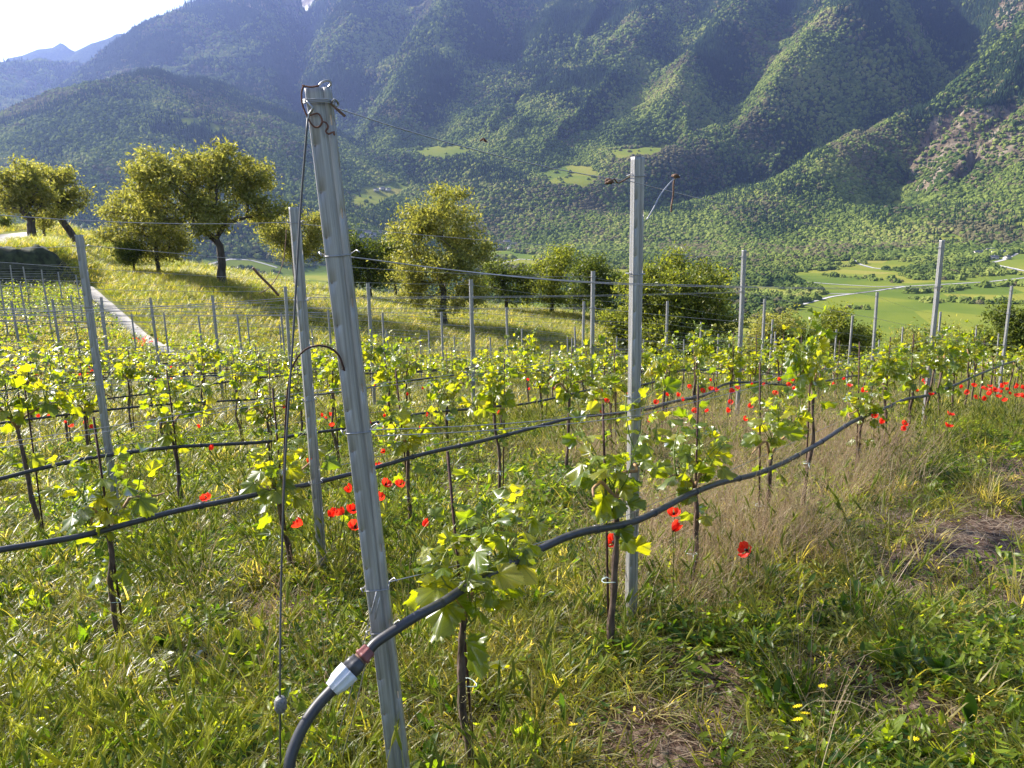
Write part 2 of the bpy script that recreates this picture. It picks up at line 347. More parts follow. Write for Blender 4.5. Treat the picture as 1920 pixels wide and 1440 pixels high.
# ------------------------------------------------------------------ instancing (ground cover and far woods only)
def scatter(name, P, rot, scl, vid, sources, label, cat, extra=None):
    """one object: points carrying rotation, scale and variant, realised by a geometry-nodes tree"""
    src = bpy.data.collections.new(name+'_shapes')
    for i, sm in enumerate(sources):
        so_ = bpy.data.objects.new('%s_shape_%02d' % (name, i), sm); src.objects.link(so_)
    n = len(P)
    me = bpy.data.meshes.new(name); me.vertices.add(n); me.vertices.foreach_set('co', np.asarray(P, np.float32).ravel())
    for an, tp, arr, key in (('rot', 'FLOAT_VECTOR', rot, 'vector'), ('scl', 'FLOAT_VECTOR', scl, 'vector'), ('vid', 'INT', vid, 'value')):
        a = me.attributes.new(an, tp, 'POINT'); a.data.foreach_set(key, np.asarray(arr, np.int32 if tp == 'INT' else np.float32).ravel())
    o = link(name, me)
    ng = bpy.data.node_groups.new(name, 'GeometryNodeTree')
    ng.interface.new_socket('Geometry', in_out='INPUT', socket_type='NodeSocketGeometry')
    ng.interface.new_socket('Geometry', in_out='OUTPUT', socket_type='NodeSocketGeometry')
    gi = ng.nodes.new('NodeGroupInput'); go = ng.nodes.new('NodeGroupOutput')
    ci = ng.nodes.new('GeometryNodeCollectionInfo'); ci.inputs['Collection'].default_value = src
    ci.inputs['Separate Children'].default_value = True; ci.inputs['Reset Children'].default_value = True
    ip = ng.nodes.new('GeometryNodeInstanceOnPoints'); ip.inputs['Pick Instance'].default_value = True
    L = ng.links.new
    L(gi.outputs[0], ip.inputs['Points']); L(ci.outputs[0], ip.inputs['Instance'])
    for an, tp, sk in (('rot', 'FLOAT_VECTOR', 'Rotation'), ('scl', 'FLOAT_VECTOR', 'Scale'), ('vid', 'INT', 'Instance Index')):
        na_ = ng.nodes.new('GeometryNodeInputNamedAttribute'); na_.data_type = tp; na_.inputs[0].default_value = an
        if sk == 'Rotation':
            e = ng.nodes.new('FunctionNodeEulerToRotation'); L(na_.outputs[0], e.inputs[0]); L(e.outputs[0], ip.inputs[sk])
        else: L(na_.outputs[0], ip.inputs[sk])
    L(ip.outputs[0], go.inputs[0])
    md = o.modifiers.new('scatter', 'NODES'); md.node_group = ng
    return tag(o, label, cat, kind='stuff')

# ------------------------------------------------------------------ valley floor and mountains (one far terrain sheet)
def slab(d):
    return np.interp(d, [0, 1500, 1850, 2150, 2600, 3500, 4500, 6500], [-104, -103, -78, 10, 250, 740, 1330, 2300])
def slabpt(px, py, off=0):
    d = ray(px, py); n = math.hypot(d[0], d[1]); e = d[2]/n; ds = np.linspace(700, 6500, 6000)
    f = HC+e*ds-slab(ds)-off
    i = np.argmax(f < 0) if (f < 0).any() else len(ds)-1
    return d[0]/n*ds[i], d[1]/n*ds[i]
RIDGE = [[(620, -60), (560, 60), (520, 120), (500, 180), (540, 260)],
    [(900, -60), (840, 40), (790, 120), (715, 170), (690, 260), (660, 330)],
    [(1120, -60), (1080, 60), (1020, 110), (940, 160), (900, 230), (850, 300)],
    [(1260, -60), (1190, 40), (1150, 110), (1080, 170), (1010, 250), (930, 300)],
    [(1420, -60), (1380, 20), (1310, 110), (1290, 190), (1230, 250), (1160, 310)],
    [(1600, -60), (1560, 40), (1500, 110), (1470, 190), (1400, 250), (1300, 290)],
    [(1960, 40), (1860, 110), (1750, 160), (1610, 205), (1520, 260), (1450, 305), (1370, 352), (1270, 402), (1180, 440)],
    [(1980, 120), (1880, 185), (1800, 215), (1750, 270), (1720, 340), (1740, 400)],
    [(1990, 210), (1900, 300), (1850, 360), (1830, 420)]]
GULLY = [[(800, -60), (785, 10), (735, 80), (690, 150), (640, 180), (600, 240), (575, 300), (560, 360)],
    [(1000, -60), (975, 40), (920, 120), (850, 190), (800, 250), (750, 330), (700, 390)],
    [(1180, -60), (1130, 40), (1090, 110), (1010, 170), (950, 230), (890, 290)],
    [(1330, -60), (1280, 60), (1250, 120), (1180, 200), (1100, 260), (1040, 310)],
    [(1500, -60), (1450, 60), (1400, 150), (1350, 220), (1240, 290), (1150, 345)],
    [(1800, -60), (1785, 50), (1745, 130), (1650, 165), (1570, 205), (1490, 265), (1410, 325), (1340, 345), (1270, 370), (1180, 400)],
    [(1830, 190), (1770, 215), (1710, 260), (1665, 330), (1670, 390)],
    [(1960, 170), (1880, 240), (1810, 300), (1780, 360), (1790, 410)]]
BELTS = [[(1700, 549), (1760, 547), (1830, 538), (1960, 533)], [(1705, 557), (1740, 566), (1830, 568), (1960, 570)], [(1590, 577), (1626, 579)], [(1850, 498), (1890, 516)], [(1545, 516), (1610, 522), (1690, 530)], [(1720, 523), (1800, 525)], [(400, 498), (520, 512)], [(900, 488), (960, 484)]]
def segd(x, y, lines):
    best = np.full(x.shape, 1e9)
    for ln in lines:
        for (ax, ay), (bx, by) in zip(ln[:-1], ln[1:]):
            dx, dy = bx-ax, by-ay; t = np.clip(((x-ax)*dx+(y-ay)*dy)/(dx*dx+dy*dy+1e-9), 0, 1)
            best = np.minimum(best, np.hypot(x-ax-t*dx, y-ay-t*dy))
    return best
RW = [[slabpt(px, py, 90) for px, py in l] for l in RIDGE]
GW = [[slabpt(px, py, -60) for px, py in l] for l in GULLY]
def tent(x, y, pts, k, kb=None):
    h = np.full(x.shape, -1e4)
    for (ax, ay, az_), (bx, by, bz) in zip(pts[:-1], pts[1:]):
        dx, dy = bx-ax, by-ay; t = np.clip(((x-ax)*dx+(y-ay)*dy)/(dx*dx+dy*dy+1e-9), 0, 1)
        h = np.maximum(h, az_+(bz-az_)*t-k*np.hypot(x-ax-t*dx, y-ay-t*dy))
    return h
def P3(l): return [px_at(px, py, hd) for px, py, hd in l]
T_FAR = P3([(-160, 150, 7600), (-20, 128, 7500), (40, 100, 7400), (70, 88, 7400), (118, 83, 7400), (140, 92, 7400), (165, 80, 7400), (185, 79, 7400), (230, 92, 7400), (330, 90, 7300)])
T_MID = P3([(-200, 320, 6400), (-40, 275, 6100), (90, 205, 5800), (205, 132, 5600), (265, 76, 5300), (330, 42, 5100), (400, 4, 5000), (470, -40, 5000), (540, -90, 5100)])
T_HILL = P3([(-260, 300, 2600), (-40, 222, 2600), (60, 185, 2620), (150, 160, 2620), (235, 138, 2640), (300, 131, 2660), (370, 140, 2760), (440, 160, 2880), (500, 200, 3000)])
T_HILL2 = P3([(270, 138, 2650), (330, 190, 2420), (380, 230, 2300), (430, 290, 2150), (480, 360, 2020)])
T_HILLG = P3([(-60, 300, 2200), (120, 330, 2050), (240, 370, 1950)])
T_SNOW = P3([(420, -10, 7400), (500, -2, 7400), (560, -6, 7400), (640, -60, 7400)])
SHELF = [(slabpt(1066, 331), .30, 150), (slabpt(1195, 284), .34, 130), (slabpt(828, 285), .34, 130), (slabpt(708, 364), .26, 170)]
def gm(x, y, fine=True):
    """height of the far terrain"""
    x = np.asarray(x, float); y = np.asarray(y, float)
    d = np.hypot(x, y); az = np.degrees(np.arctan2(x, y))
    wx = x+60*fbm(x/420, y/420, 3, 5); wy = y+60*fbm(x/420+9, y/420, 3, 7)
    dd = d+60*fbm(x/700, y/700, 3, 2)
    base = slab(dd)
    lowleft = sstep(-2, -17, az) if False else 1-sstep(-19, -7, az)       # the wall stands further back on the left
    base = base*(1-lowleft)+lowleft*np.interp(dd, [0, 1500, 2500, 3200, 4200, 5200, 7000], [-104, -103, -60, 60, 420, 820, 900])
    dr = segd(wx, wy, RW); dg = segd(wx, wy, GW)
    f = dg/(dr+dg+1e-6)*2-1
    sc_ = np.clip((dr+dg)/420, .25, 1)
    amp = 125*sstep(1900, 2700, d)*sc_
    z = base+amp*f*(1.5-.5*f*f)
    z = z-sstep(1950, 2500, d)*150*np.exp(-(segd(wx, wy, [GW[5]])/150)**2)-sstep(1950, 2400, d)*110*np.exp(-(segd(wx, wy, [GW[6]])/90)**2)-sstep(1950, 2600, d)*60*np.exp(-(segd(wx, wy, [GW[0], GW[4]])/120)**2)
    z = z+sstep(1800, 2800, d)*(45*fbm(wx/520, wy/520, 4, 3)-30*np.abs(fbm(wx/300, wy/300, 4, 9))+18*fbm(wx/70, wy/70, 2, 4))
    for (cx, cy), sl_, R_ in SHELF:
        dc = math.hypot(cx, cy); zc = float(slab(dc)); u = ((x-cx)*cx+(y-cy)*cy)/dc; v = ((x-cx)*cy-(y-cy)*cx)/dc
        wgt = np.exp(-((u*u+v*v*.45)/R_**2)**2); z = z*(1-wgt)+wgt*(zc+sl_*u)
    z = np.maximum(z, -104+1.5*fbm(x/90, y/90, 3, 21))
    rg = 1+.0*d
    n1 = 60*fbm(x/400, y/400, 4, 41)-80*np.abs(fbm(x/260, y/260, 4, 44))
    th = np.maximum(tent(wx, wy, T_HILL, .47), tent(wx, wy, T_HILL2, .62)); th = np.maximum(th, tent(wx, wy, T_HILLG, .3))
    z = np.maximum(z, th+n1*.55*sstep(0, 60, np.abs(th-z))*.8)
    # mid skyline wall on the left
    cap = tent(wx, wy, T_MID, .50)+1.6*n1*(1-np.exp(-np.abs(tent(x, y, T_MID, 1.0)-tent(x, y, T_MID, .0)*1)/600))
    left = 1-sstep(-14, -9, az)
    lim = np.where(left > .5, 1, 0)
    z = np.maximum(z, cap-1500*sstep(-16, -7, az)-150*(1-sstep(-30, -22.5, az)))
    far = tent(x, y, T_FAR, .9)+90*np.maximum(0, fbm(x/160, y/160, 4, 51))-10
    z = np.maximum(z, far-3000*sstep(-24, -20, az))
    sn = tent(x, y, T_SNOW, .55)+140*fbm(x/300, y/300, 4, 57)
    z = np.maximum(z, sn-3000*sstep(-12, -8, az))
    return z
def poly_in(px, py, poly):
    ins = np.zeros(px.shape, bool); n = len(poly)
    for i in range(n):
        x1, y1 = poly[i]; x2, y2 = poly[(i+1) % n]
        c = ((y1 > py) != (y2 > py)) & (px < (x2-x1)*(py-y1)/(y2-y1+1e-9)+x1); ins ^= c
    return ins
CLEAR = [  # clearings on the slopes and the open valley floor, outlined once and then fixed to the terrain
    [(1005, 322), (1060, 308), (1115, 314), (1126, 332), (1100, 352), (1035, 348)],
    [(1145, 283), (1190, 276), (1235, 272), (1258, 267), (1236, 290), (1155, 297)],
    [(772, 282), (815, 272), (850, 274), (888, 276), (874, 294), (795, 296)],
    [(650, 362), (690, 348), (722, 345), (740, 338), (768, 352), (740, 372), (705, 388), (655, 388)],
    [(322, 224), (360, 218), (384, 226), (360, 238)], [(386, 230), (430, 234), (438, 246), (395, 248)],
    [(1665, 372), (1700, 378), (1705, 386), (1675, 384)], [(1740, 440), (1800, 440), (1810, 450), (1750, 450)], [(1895, 418), (1960, 414), (1960, 430), (1905, 428)],
    [(380, 482), (470, 484), (520, 498), (620, 500), (620, 545), (380, 545)],
    [(870, 476), (930, 468), (1010, 478), (1010, 500), (860, 500)],
    [(1480, 512), (1560, 505), (1640, 506), (1700, 514), (1650, 526), (1500, 528)],
    [(1560, 522), (1660, 518), (1760, 525), (1840, 518), (1960, 512), (1960, 560), (1960, 720), (1400, 720), (1420, 650), (1470, 585), (1545, 560)],
    [(1560, 500), (1640, 500), (1700, 518), (1600, 530)], [(1850, 485), (1960, 470), (1960, 512), (1870, 512)], [(1500, 528), (1650, 522), (1640, 545), (1540, 552)]]
def clear_mask(x, y, z, flat=False):
    px, py, zz = project(np.stack([x, y, z], -1).reshape(-1, 3))
    px = px+9*fbm(px/21, py/13, 3, 3); py = py+4.5*fbm(px/15+4, py/9, 3, 8)
    m = np.zeros(px.shape, bool); fid = np.zeros(px.shape)
    for i, p in enumerate(CLEAR):
        q = poly_in(px, py, p); m |= q; fid[q] = i
    return m.reshape(x.shape), fid.reshape(x.shape)
nd, naz = 620, 620
dr_ = np.concatenate([np.geomspace(340, 1500, 160, endpoint=False), np.linspace(1500, 5200, 370, endpoint=False), np.geomspace(5200, 13500, 90)])
az_ = np.linspace(-rad(47), rad(47), naz)
Dm, Am = np.meshgrid(dr_, az_, indexing='ij'); Xm, Ym = Dm*np.sin(Am), Dm*np.cos(Am)
Zm = gm(Xm, Ym)
i, j = np.meshgrid(np.arange(len(dr_)-1), np.arange(naz-1), indexing='ij')
Q = np.stack([i*naz+j, (i+1)*naz+j, (i+1)*naz+j+1, i*naz+j+1], -1).reshape(-1, 4)[:, ::-1]
cm, fid = clear_mask(Xm, Ym, Zm)
px_, py_, _ = project(np.stack([Xm, Ym, Zm], -1).reshape(-1, 3)); px_ = px_.reshape(Xm.shape); py_ = py_.reshape(Xm.shape)
ROCKP = [[(1690, 360), (1712, 280), (1745, 225), (1800, 205), (1860, 190), (1920, 200), (1990, 230), (1990, 330), (1900, 290), (1850, 350), (1800, 350), (1745, 365)],
    [(1840, 40), (1880, 0), (1990, -60), (1990, 70), (1900, 75)], [(1690, 60), (1730, 50), (1745, 110), (1710, 105)], [(380, 0), (640, -80), (640, 30), (500, 20)]]
rock = np.zeros(Xm.shape)
for p in ROCKP: rock = np.maximum(rock, poly_in((px_+14*vnoise(px_/17, py_/17, 3)).ravel(), (py_+10*vnoise(px_/15, py_/15, 6)).ravel(), p).reshape(Xm.shape)*1.0)
snow = ((Dm > 6500) & (Am > -rad(24)) & (px_ > 405)).astype(float)*sstep(-.05, .15, fbm(Xm/120, Ym/120, 4, 77))
def mtn_mat():
    m, nt = newmat('wooded_mountain'); L = nt.links.new
    tc = N(nt, 'ShaderNodeTexCoord')
    n1 = N(nt, 'ShaderNodeTexNoise'); n1.inputs['Scale'].default_value = .09; n1.inputs['Detail'].default_value = 5; L(tc.outputs['Object'], n1.inputs['Vector'])
    n2 = N(nt, 'ShaderNodeTexNoise'); n2.inputs['Scale'].default_value = .006; n2.inputs['Detail'].default_value = 8; L(tc.outputs['Object'], n2.inputs['Vector'])
    fo = ramp(nt, n1.outputs[0], [(.35, (.018, .028, .012)), (.55, (.035, .05, .018)), (.7, (.06, .07, .026))])
    mp = N(nt, 'ShaderNodeMapping'); mp.inputs['Scale'].default_value = (1, 1, .25); L(tc.outputs['Object'], mp.inputs[0])
    n3 = N(nt, 'ShaderNodeTexNoise'); n3.inputs['Scale'].default_value = .03; n3.inputs['Detail'].default_value = 9; L(mp.outputs[0], n3.inputs['Vector'])
    rk = ramp(nt, n3.outputs[0], [(.35, (.07, .055, .036)), (.5, (.15, .118, .078)), (.66, (.25, .215, .155))])
    vo = N(nt, 'ShaderNodeTexVoronoi'); vo.inputs['Scale'].default_value = .0085; L(tc.outputs['Object'], vo.inputs['Vector'])
    sv = N(nt, 'ShaderNodeSeparateColor'); L(vo.outputs['Color'], sv.inputs[0])
    am = N(nt, 'ShaderNodeMath', operation='MULTIPLY_ADD', i_1=.4); L(sv.outputs[0], am.inputs[0])
    a2 = N(nt, 'ShaderNodeMath', operation='MULTIPLY_ADD', i_1=.9, i_2=-.12); L(n2.outputs[0], a2.inputs[0]); L(a2.outputs[0], am.inputs[2])
    fl = ramp(nt, am.outputs[0], [(.3, (.085, .125, .025)), (.5, (.135, .165, .028)), (.68, (.185, .19, .035)), (.85, (.22, .205, .055))])
    def at(n):
        a = N(nt, 'ShaderNodeAttribute'); a.attribute_name = n; return a.outputs['Fac']
    c = fo
    for nme, col in (('rock', rk), ('field', fl)):
        mx = N(nt, 'ShaderNodeMix', data_type='RGBA'); L(at(nme), mx.inputs[0]); L(c, mx.inputs[6]); L(col, mx.inputs[7]); c = mx.outputs[2]
    mx = N(nt, 'ShaderNodeMix', data_type='RGBA'); L(at('snow'), mx.inputs[0]); L(c, mx.inputs[6]); mx.inputs[7].default_value = (.8, .82, .85, 1); c = mx.outputs[2]
    b = N(nt, 'ShaderNodeBsdfPrincipled'); b.inputs['Roughness'].default_value = 1; b.inputs['Specular IOR Level'].default_value = 0; L(c, b.inputs['Base Color'])
    bp = N(nt, 'ShaderNodeBump', i_0=1.0); bp.inputs['Distance'].default_value = 9; L(n1.outputs[0], bp.inputs['Height'])
    inv = N(nt, 'ShaderNodeMath', operation='SUBTRACT', i_0=1.0); L(at('field'), inv.inputs[1]); L(inv.outputs[0], bp.inputs[0]); L(bp.outputs[0], b.inputs['Normal'])
    o = N(nt, 'ShaderNodeOutputMaterial'); L(b.outputs[0], o.inputs[0]); return m
me = mesh_np('mountains', np.stack([Xm, Ym, Zm], -1).reshape(-1, 3), [Q], mtn_mat(), True,
             {'field': ('FLOAT', np.maximum(cm.astype(float), 1-sstep(-97, -88, Zm)).ravel()), 'rock': ('FLOAT', rock.ravel()), 'snow': ('FLOAT', snow.ravel())})
tag(link('mountains', me), kind='structure')

# crowns of the far woods
import bmesh
def blob(seed, squash, sub=2, jag=.42):
    bm = bmesh.new(); bmesh.ops.create_icosphere(bm, subdivisions=sub, radius=1)
    r = np.random.default_rng(seed)
    cs = r.normal(size=(9, 3)); cs /= np.linalg.norm(cs, axis=1)[:, None]
    for v in bm.verts:
        p = np.array(v.co); k = max(0, max(cs@p)-.75)*1.2
        p = p*(1+jag*(r.random()-.5)+k*.6); v.co = (p[0], p[1], p[2]*squash+squash*.5)
    me = bpy.data.meshes.new('crown_shape'); bm.to_mesh(me); bm.free(); return me
def spire(seed):
    r = np.random.default_rng(seed); mb = MB(); n = 9
    for k in range(5):
        z0 = .1+k*.5; R = 1.0*(1-k/5.4); an = np.arange(n)*2*np.pi/n+r.random()
        rr_ = R*(.7+.5*r.random(n))
        V = np.c_[rr_*np.cos(an), rr_*np.sin(an), np.full(n, z0)-.1*r.random(n)]
        V = np.vstack([V, [0, 0, z0+1.0]]); i = np.arange(n)
        mb.add(V, None, np.stack([i, (i+1) % n, np.full(n, n)], 1))
    return mb.mesh('spire_shape', None)
def wood_mat(name, cols):
    m, nt = newmat(name); L = nt.links.new
    oi = N(nt, 'ShaderNodeObjectInfo')
    nz = N(nt, 'ShaderNodeTexNoise'); nz.inputs['Scale'].default_value = .0045; nz.inputs['Detail'].default_value = 4
    ge = N(nt, 'ShaderNodeNewGeometry'); L(ge.outputs['Position'], nz.inputs['Vector'])
    ad = N(nt, 'ShaderNodeMath', operation='MULTIPLY_ADD', i_1=.55); L(oi.outputs['Random'], ad.inputs[0])
    s = N(nt, 'ShaderNodeMath', operation='MULTIPLY_ADD', i_1=2.2, i_2=-.88); L(nz.outputs[0], s.inputs[0]); L(s.outputs[0], ad.inputs[2]); ad.use_clamp = True
    c = ramp(nt, ad.outputs[0], [(i/(len(cols)-1), cc) for i, cc in enumerate(cols)])
    d = N(nt, 'ShaderNodeBsdfDiffuse'); L(c, d.inputs[0])
    o = N(nt, 'ShaderNodeOutputMaterial'); L(d.outputs[0], o.inputs[0]); return m
dm = wood_mat('broadleaf_wood', [(.035, .06, .018), (.066, .095, .024), (.105, .138, .031), (.155, .19, .042), (.20, .205, .06)])
cmn = wood_mat('conifer_wood', [(.016, .032, .016), (.028, .050, .022), (.045, .072, .03)])
bmn = wood_mat('bare_wood', [(.075, .072, .038), (.11, .10, .05), (.145, .135, .06)])
shp = [blob(1, .8), blob(2, .9), blob(3, .75), spire(4), spire(5), blob(6, .8)]
for s_, m_ in zip(shp, (dm, dm, dm, cmn, cmn, bmn)): s_.materials.clear(); s_.materials.append(m_)
def sample_sector(n, d0, d1, a0=-41, a1=39):
    d = np.sqrt(rng.random(n)*(d1*d1-d0*d0)+d0*d0); a = np.radians(a0+(a1-a0)*rng.random(n)); return d*np.sin(a), d*np.cos(a)
def woods(name, n, d0, d1, rsz, label, dens=1.0, conif=.25, a0=-41, a1=39):
    x, y = sample_sector(n, d0, d1, a0, a1); z = gm(x, y)
    # keep what this side can see
    e = 8.0; gx = (gm(x+e, y)-z)/e; gy = (gm(x, y+e)-z)/e; dd = np.hypot(x, y)
    face = -(gx*x+gy*y)/dd*-1
    keep = (gx*x+gy*y)/dd > z/dd-.22
    cmk, _ = clear_mask(x, y, z); p_, q_, _ = project(np.stack([x, y, z], -1)); blt = (segd(p_, q_*2.2, [[(a, b*2.2) for a, b in l] for l in BELTS]) < 4.5) & (rng.random(n) < .6); keep &= ~cmk | blt | ((rng.random(n) < .010) & (z > -80))
    p_, q_, _ = project(np.stack([x, y, z], -1)); rk = np.zeros(n, bool)
    for p in ROCKP[:1]: rk |= poly_in(p_+14*vnoise(p_/17, q_/17, 3), q_+10*vnoise(p_/15, q_/15, 6), p)
    for p in ROCKP[1:]: rk |= poly_in(p_, q_, p) & (rng.random(n) < .5)
    keep &= ~(rk & (rng.random(n) < .8))
    keep &= (q_ > -60)
    # the valley floor is open, with scattered copses and belts
    flat = z < -96
    cop = (fbm(x/110, y/110, 3, 61) > .17+.25*(np.abs(fbm(x/60, y/60, 2, 64)) > .06))
    keep &= (~flat) | blt | cop | ((rng.random(n) < .85) & (fbm(x/170, y/170, 3, 65) > -.22))
    x, y, z, gx, gy = [v[keep] for v in (x, y, z, gx, gy)]
    m = len(x); r = rsz*(.45+.95*rng.random(m)**1.7)
    cn = (fbm(x/260, y/260, 3, 71)+.45*sstep(100, 900, z)*1.2-.12+.35*rng.normal(size=m)*.5) > .22
    bare = (fbm(x/200, y/200, 3, 73)+.25*rng.normal(size=m)) > .38
    vid = rng.integers(0, 3, m); vid[bare] = 5; vid[cn & (z > -80)] = 3+rng.integers(0, 2, (cn & (z > -80)).sum())
    con = (vid == 3) | (vid == 4)
    scl = np.stack([r, r, r*(.9+.4*rng.random(m))], 1); scl[con] *= np.array([.55, .55, .8])
    rot = np.stack([.15*rng.normal(size=m), .15*rng.normal(size=m), rng.random(m)*6.28], 1)
    return scatter(name, np.stack([x, y, z-.2*r], 1), rot, scl, vid, shp, label, 'forest')
shp0 = shp; shp = [blob(11, .8, 3, .5), blob(12, .95, 3, .5), blob(13, .7, 3, .5), spire(4), spire(5), blob(16, .8, 3, .5)]
for s_, m_ in zip(shp, (dm, dm, dm, cmn, cmn, bmn)): s_.materials.clear(); s_.materials.append(m_)
woods('valley_wood', 34000, 560, 1750, 4.6, 'broadleaf copses and belts of trees across the valley floor', a0=-36, a1=37)
shp = shp0
woods('slope_forest', 300000, 1600, 3100, 5.1, 'dense mixed forest covering the lower mountain slopes')
woods('high_forest', 210000, 3100, 4700, 6.9, 'bluish conifer forest high on the mountain side')
woods('distant_forest', 30000, 4700, 6300, 15.0, 'hazy forest on the far wall of the mountain', a0=-41, a1=-8)

# ------------------------------------------------------------------ paths and roads
def strip(name, pts, width, zf, mat, lift=.05, thick=.0, n=60):
    P = np.array([p[:2] for p in pts], float); s = np.r_[0, np.cumsum(np.hypot(*np.diff(P, axis=0).T))]
    t = np.linspace(0, s[-1], n); X_ = np.interp(t, s, P[:, 0]); Y_ = np.interp(t, s, P[:, 1])
    if len(P) > 2:
        for _ in range(6):
            X_[1:-1] = (X_[:-2]+X_[2:]+2*X_[1:-1])/4; Y_[1:-1] = (Y_[:-2]+Y_[2:]+2*Y_[1:-1])/4
    tx, ty = np.gradient(X_), np.gradient(Y_); l = np.hypot(tx, ty); tx /= l; ty /= l
    w = np.interp(np.linspace(0, 1, n), np.linspace(0, 1, len(width)), width) if hasattr(width, '__len__') else np.full(n, width)
    V = []
    for o_ in (-.5, 0, .5):
        a, b = X_-ty*w*o_, Y_+tx*w*o_; V.append(np.stack([a, b, zf(a, b)+lift], 1))
    for o_ in (-.5, .5):
        a, b = X_-ty*w*o_, Y_+tx*w*o_; V.append(np.stack([a, b, zf(a, b)+lift-.4*min(1, max(lift*8, .3))-lift], 1))
    V = np.concatenate(V); i = np.arange(n-1)
    def q(a, b): return np.stack([a*n+i, a*n+i+1, b*n+i+1, b*n+i], 1)
    me = mesh_np(name, V, [np.concatenate([q(0, 1)[:, ::-1], q(1, 2)[:, ::-1], q(3, 0), q(2, 4)])], mat)
    return tag(link(name, me), kind='structure')
def hitfar(px, py):
    d = ray(px, py); n = math.hypot(d[0], d[1]); ds = np.linspace(430, 4500, 7000)
    x, y = d[0]/n*ds, d[1]/n*ds; i = np.argmax(HC+d[2]/n*ds-gm(x, y) < 0); return float(x[i]), float(y[i])
g1 = lambda x, y: gz(x, y)
a_ = hit(160, 540, 0, 20, 70); b_ = hit(225, 595, 0, 15, 60); c_ = hit(318, 668, 0, 12, 50)
PATHPTS = [a_, b_, c_]
strip('path', PATHPTS, .6, g1, MT['conc'], .07)
ra = hit(-60, 462, 0, 30, 90); rb = hit(12, 447, 0, 30, 100); rc = hit(30, 438, 0, 40, 120)
strip('road', [ra, rb, rc], 3.0, g1, MT['dirtroad'], .05)
def far_road(name, pix, w, mat=None): strip(name, [hitfar(*p) for p in pix], w, gm, mat or MT['road'], .5, n=120)
far_road('road', [(1330, 612), (1410, 592), (1500, 572), (1560, 556), (1640, 546), (1700, 537), (1780, 533), (1850, 529), (1940, 519)], 6)
far_road('road', [(1360, 512), (1420, 519), (1480, 527), (1560, 533), (1640, 538), (1700, 537)], 5)
far_road('road', [(1640, 546), (1600, 551), (1545, 551), (1500, 546)], 5)
far_road('road', [(1604, 488), (1612, 496), (1640, 503), (1665, 506)], 6)
far_road('road', [(1945, 468), (1905, 476), (1880, 488), (1862, 492)], 8)
far_road('road', [(1945, 512), (1905, 505), (1870, 498)], 8)
far_road('road', [(390, 496), (430, 486), (470, 488), (520, 502)], 6)
far_road('road', [(940, 494), (975, 486), (1005, 488)], 6)

# ------------------------------------------------------------------ houses across the valley
def house(px, py, w, dpt, h, label, ang, group='houses across the valley'):
    x, y = hitfar(px, py); z = float(gm(x, y))-.5
    r = empty('house', (x, y, z), label, 'house', group); r.rotation_euler[2] = ang
    m = MB(); m.box((0, 0, h/2), (w, dpt, h))
    m.add([[-w/2, -dpt/2, h], [-w/2, dpt/2, h], [-w/2, 0, h+dpt*.28], [w/2, -dpt/2, h], [w/2, dpt/2, h], [w/2, 0, h+dpt*.28]], None, [[0, 2, 1], [3, 4, 5]])
    wl = m.build('wall', MT['wall'], r)
    m = MB(); t = .25
    for s in (-1, 1):
        m.add([[-w/2-.6, s*(dpt/2+.6), h-.35], [w/2+.6, s*(dpt/2+.6), h-.35], [w/2+.6, 0, h+dpt*.28+.05], [-w/2-.6, 0, h+dpt*.28+.05],
            [-w/2-.6, s*(dpt/2+.6), h-.35+t], [w/2+.6, s*(dpt/2+.6), h-.35+t], [w/2+.6, 0, h+dpt*.28+.05+t], [-w/2-.6, 0, h+dpt*.28+.05+t]],
            [[0, 1, 2, 3], [4, 5, 6, 7], [0, 1, 5, 4], [1, 2, 6, 5], [0, 3, 7, 4]])
    rf = m.build('roof', MT['roof'], r)
    m = MB(); m.box((w*.2, 1, h+dpt*.28+.4), (.8, .8, 1.6)); m.build('chimney', MT['wall'], rf)
    for i in range(3):
        for l in range(int(h//2.8)):
            m = MB(); m.box((-w/2+w*(i+.5)/3, -dpt/2-.03, 1.5+l*2.8), (1.0, .12, 1.3)); m.build('window', MT['poppycore'], r)
hs = [(1838, 478, 26, 11, 5.5, 'long low pale house at the left end of the valley hamlet', .1), (1856, 474, 18, 10, 6.5, 'taller pale house in the middle of the valley hamlet', .3),
    (1872, 478, 24, 11, 5.5, 'wide pale farm building at the right of the valley hamlet', -.1), (1862, 486, 15, 9, 4.5, 'small house below the others at the gravel road of the valley hamlet', .2),
    (1888, 486, 12, 8, 4.5, 'small shed at the bend of the pale hamlet road', .5),
    (1290, 486, 30, 10, 4, 'long low barn at the foot of the wood behind the broad green tree', .05), (1314, 487, 20, 10, 4.5, 'farmhouse beside the long low barn at the foot of the wood', .1)]
for k_, (hx, hy) in enumerate([(940, 461), (951, 458), (962, 462), (934, 468), (972, 467), (955, 469)]):
    hs.append((hx, hy, 13+k_ % 3*3, 9, 5.5+k_ % 2*2.5, ['leftmost house of the village seen right of the round walnut tree', 'tall house at the back of the village right of the round walnut tree', 'house at the centre of the village right of the round walnut tree',
        'low house in front at the left of the village right of the round tree', 'rightmost house of the village right of the round walnut tree', 'nearest house at the lower edge of the village right of the round tree'][k_], .3*k_))
for k_, (hx, hy) in enumerate([(676, 447), (688, 441), (699, 446), (708, 440), (692, 451)]):
    hs.append((hx, hy, 15+k_ % 2*4, 10, 6+k_ % 3, ['leftmost grey roofed house of the village right of the leaning end post', 'second house from the left in the village right of the leaning post', 'wide house in the middle of the village right of the leaning post',
        'rightmost house of the village beside the leaning post', 'nearest house in the village beside the leaning post'][k_], .25*k_-.3))
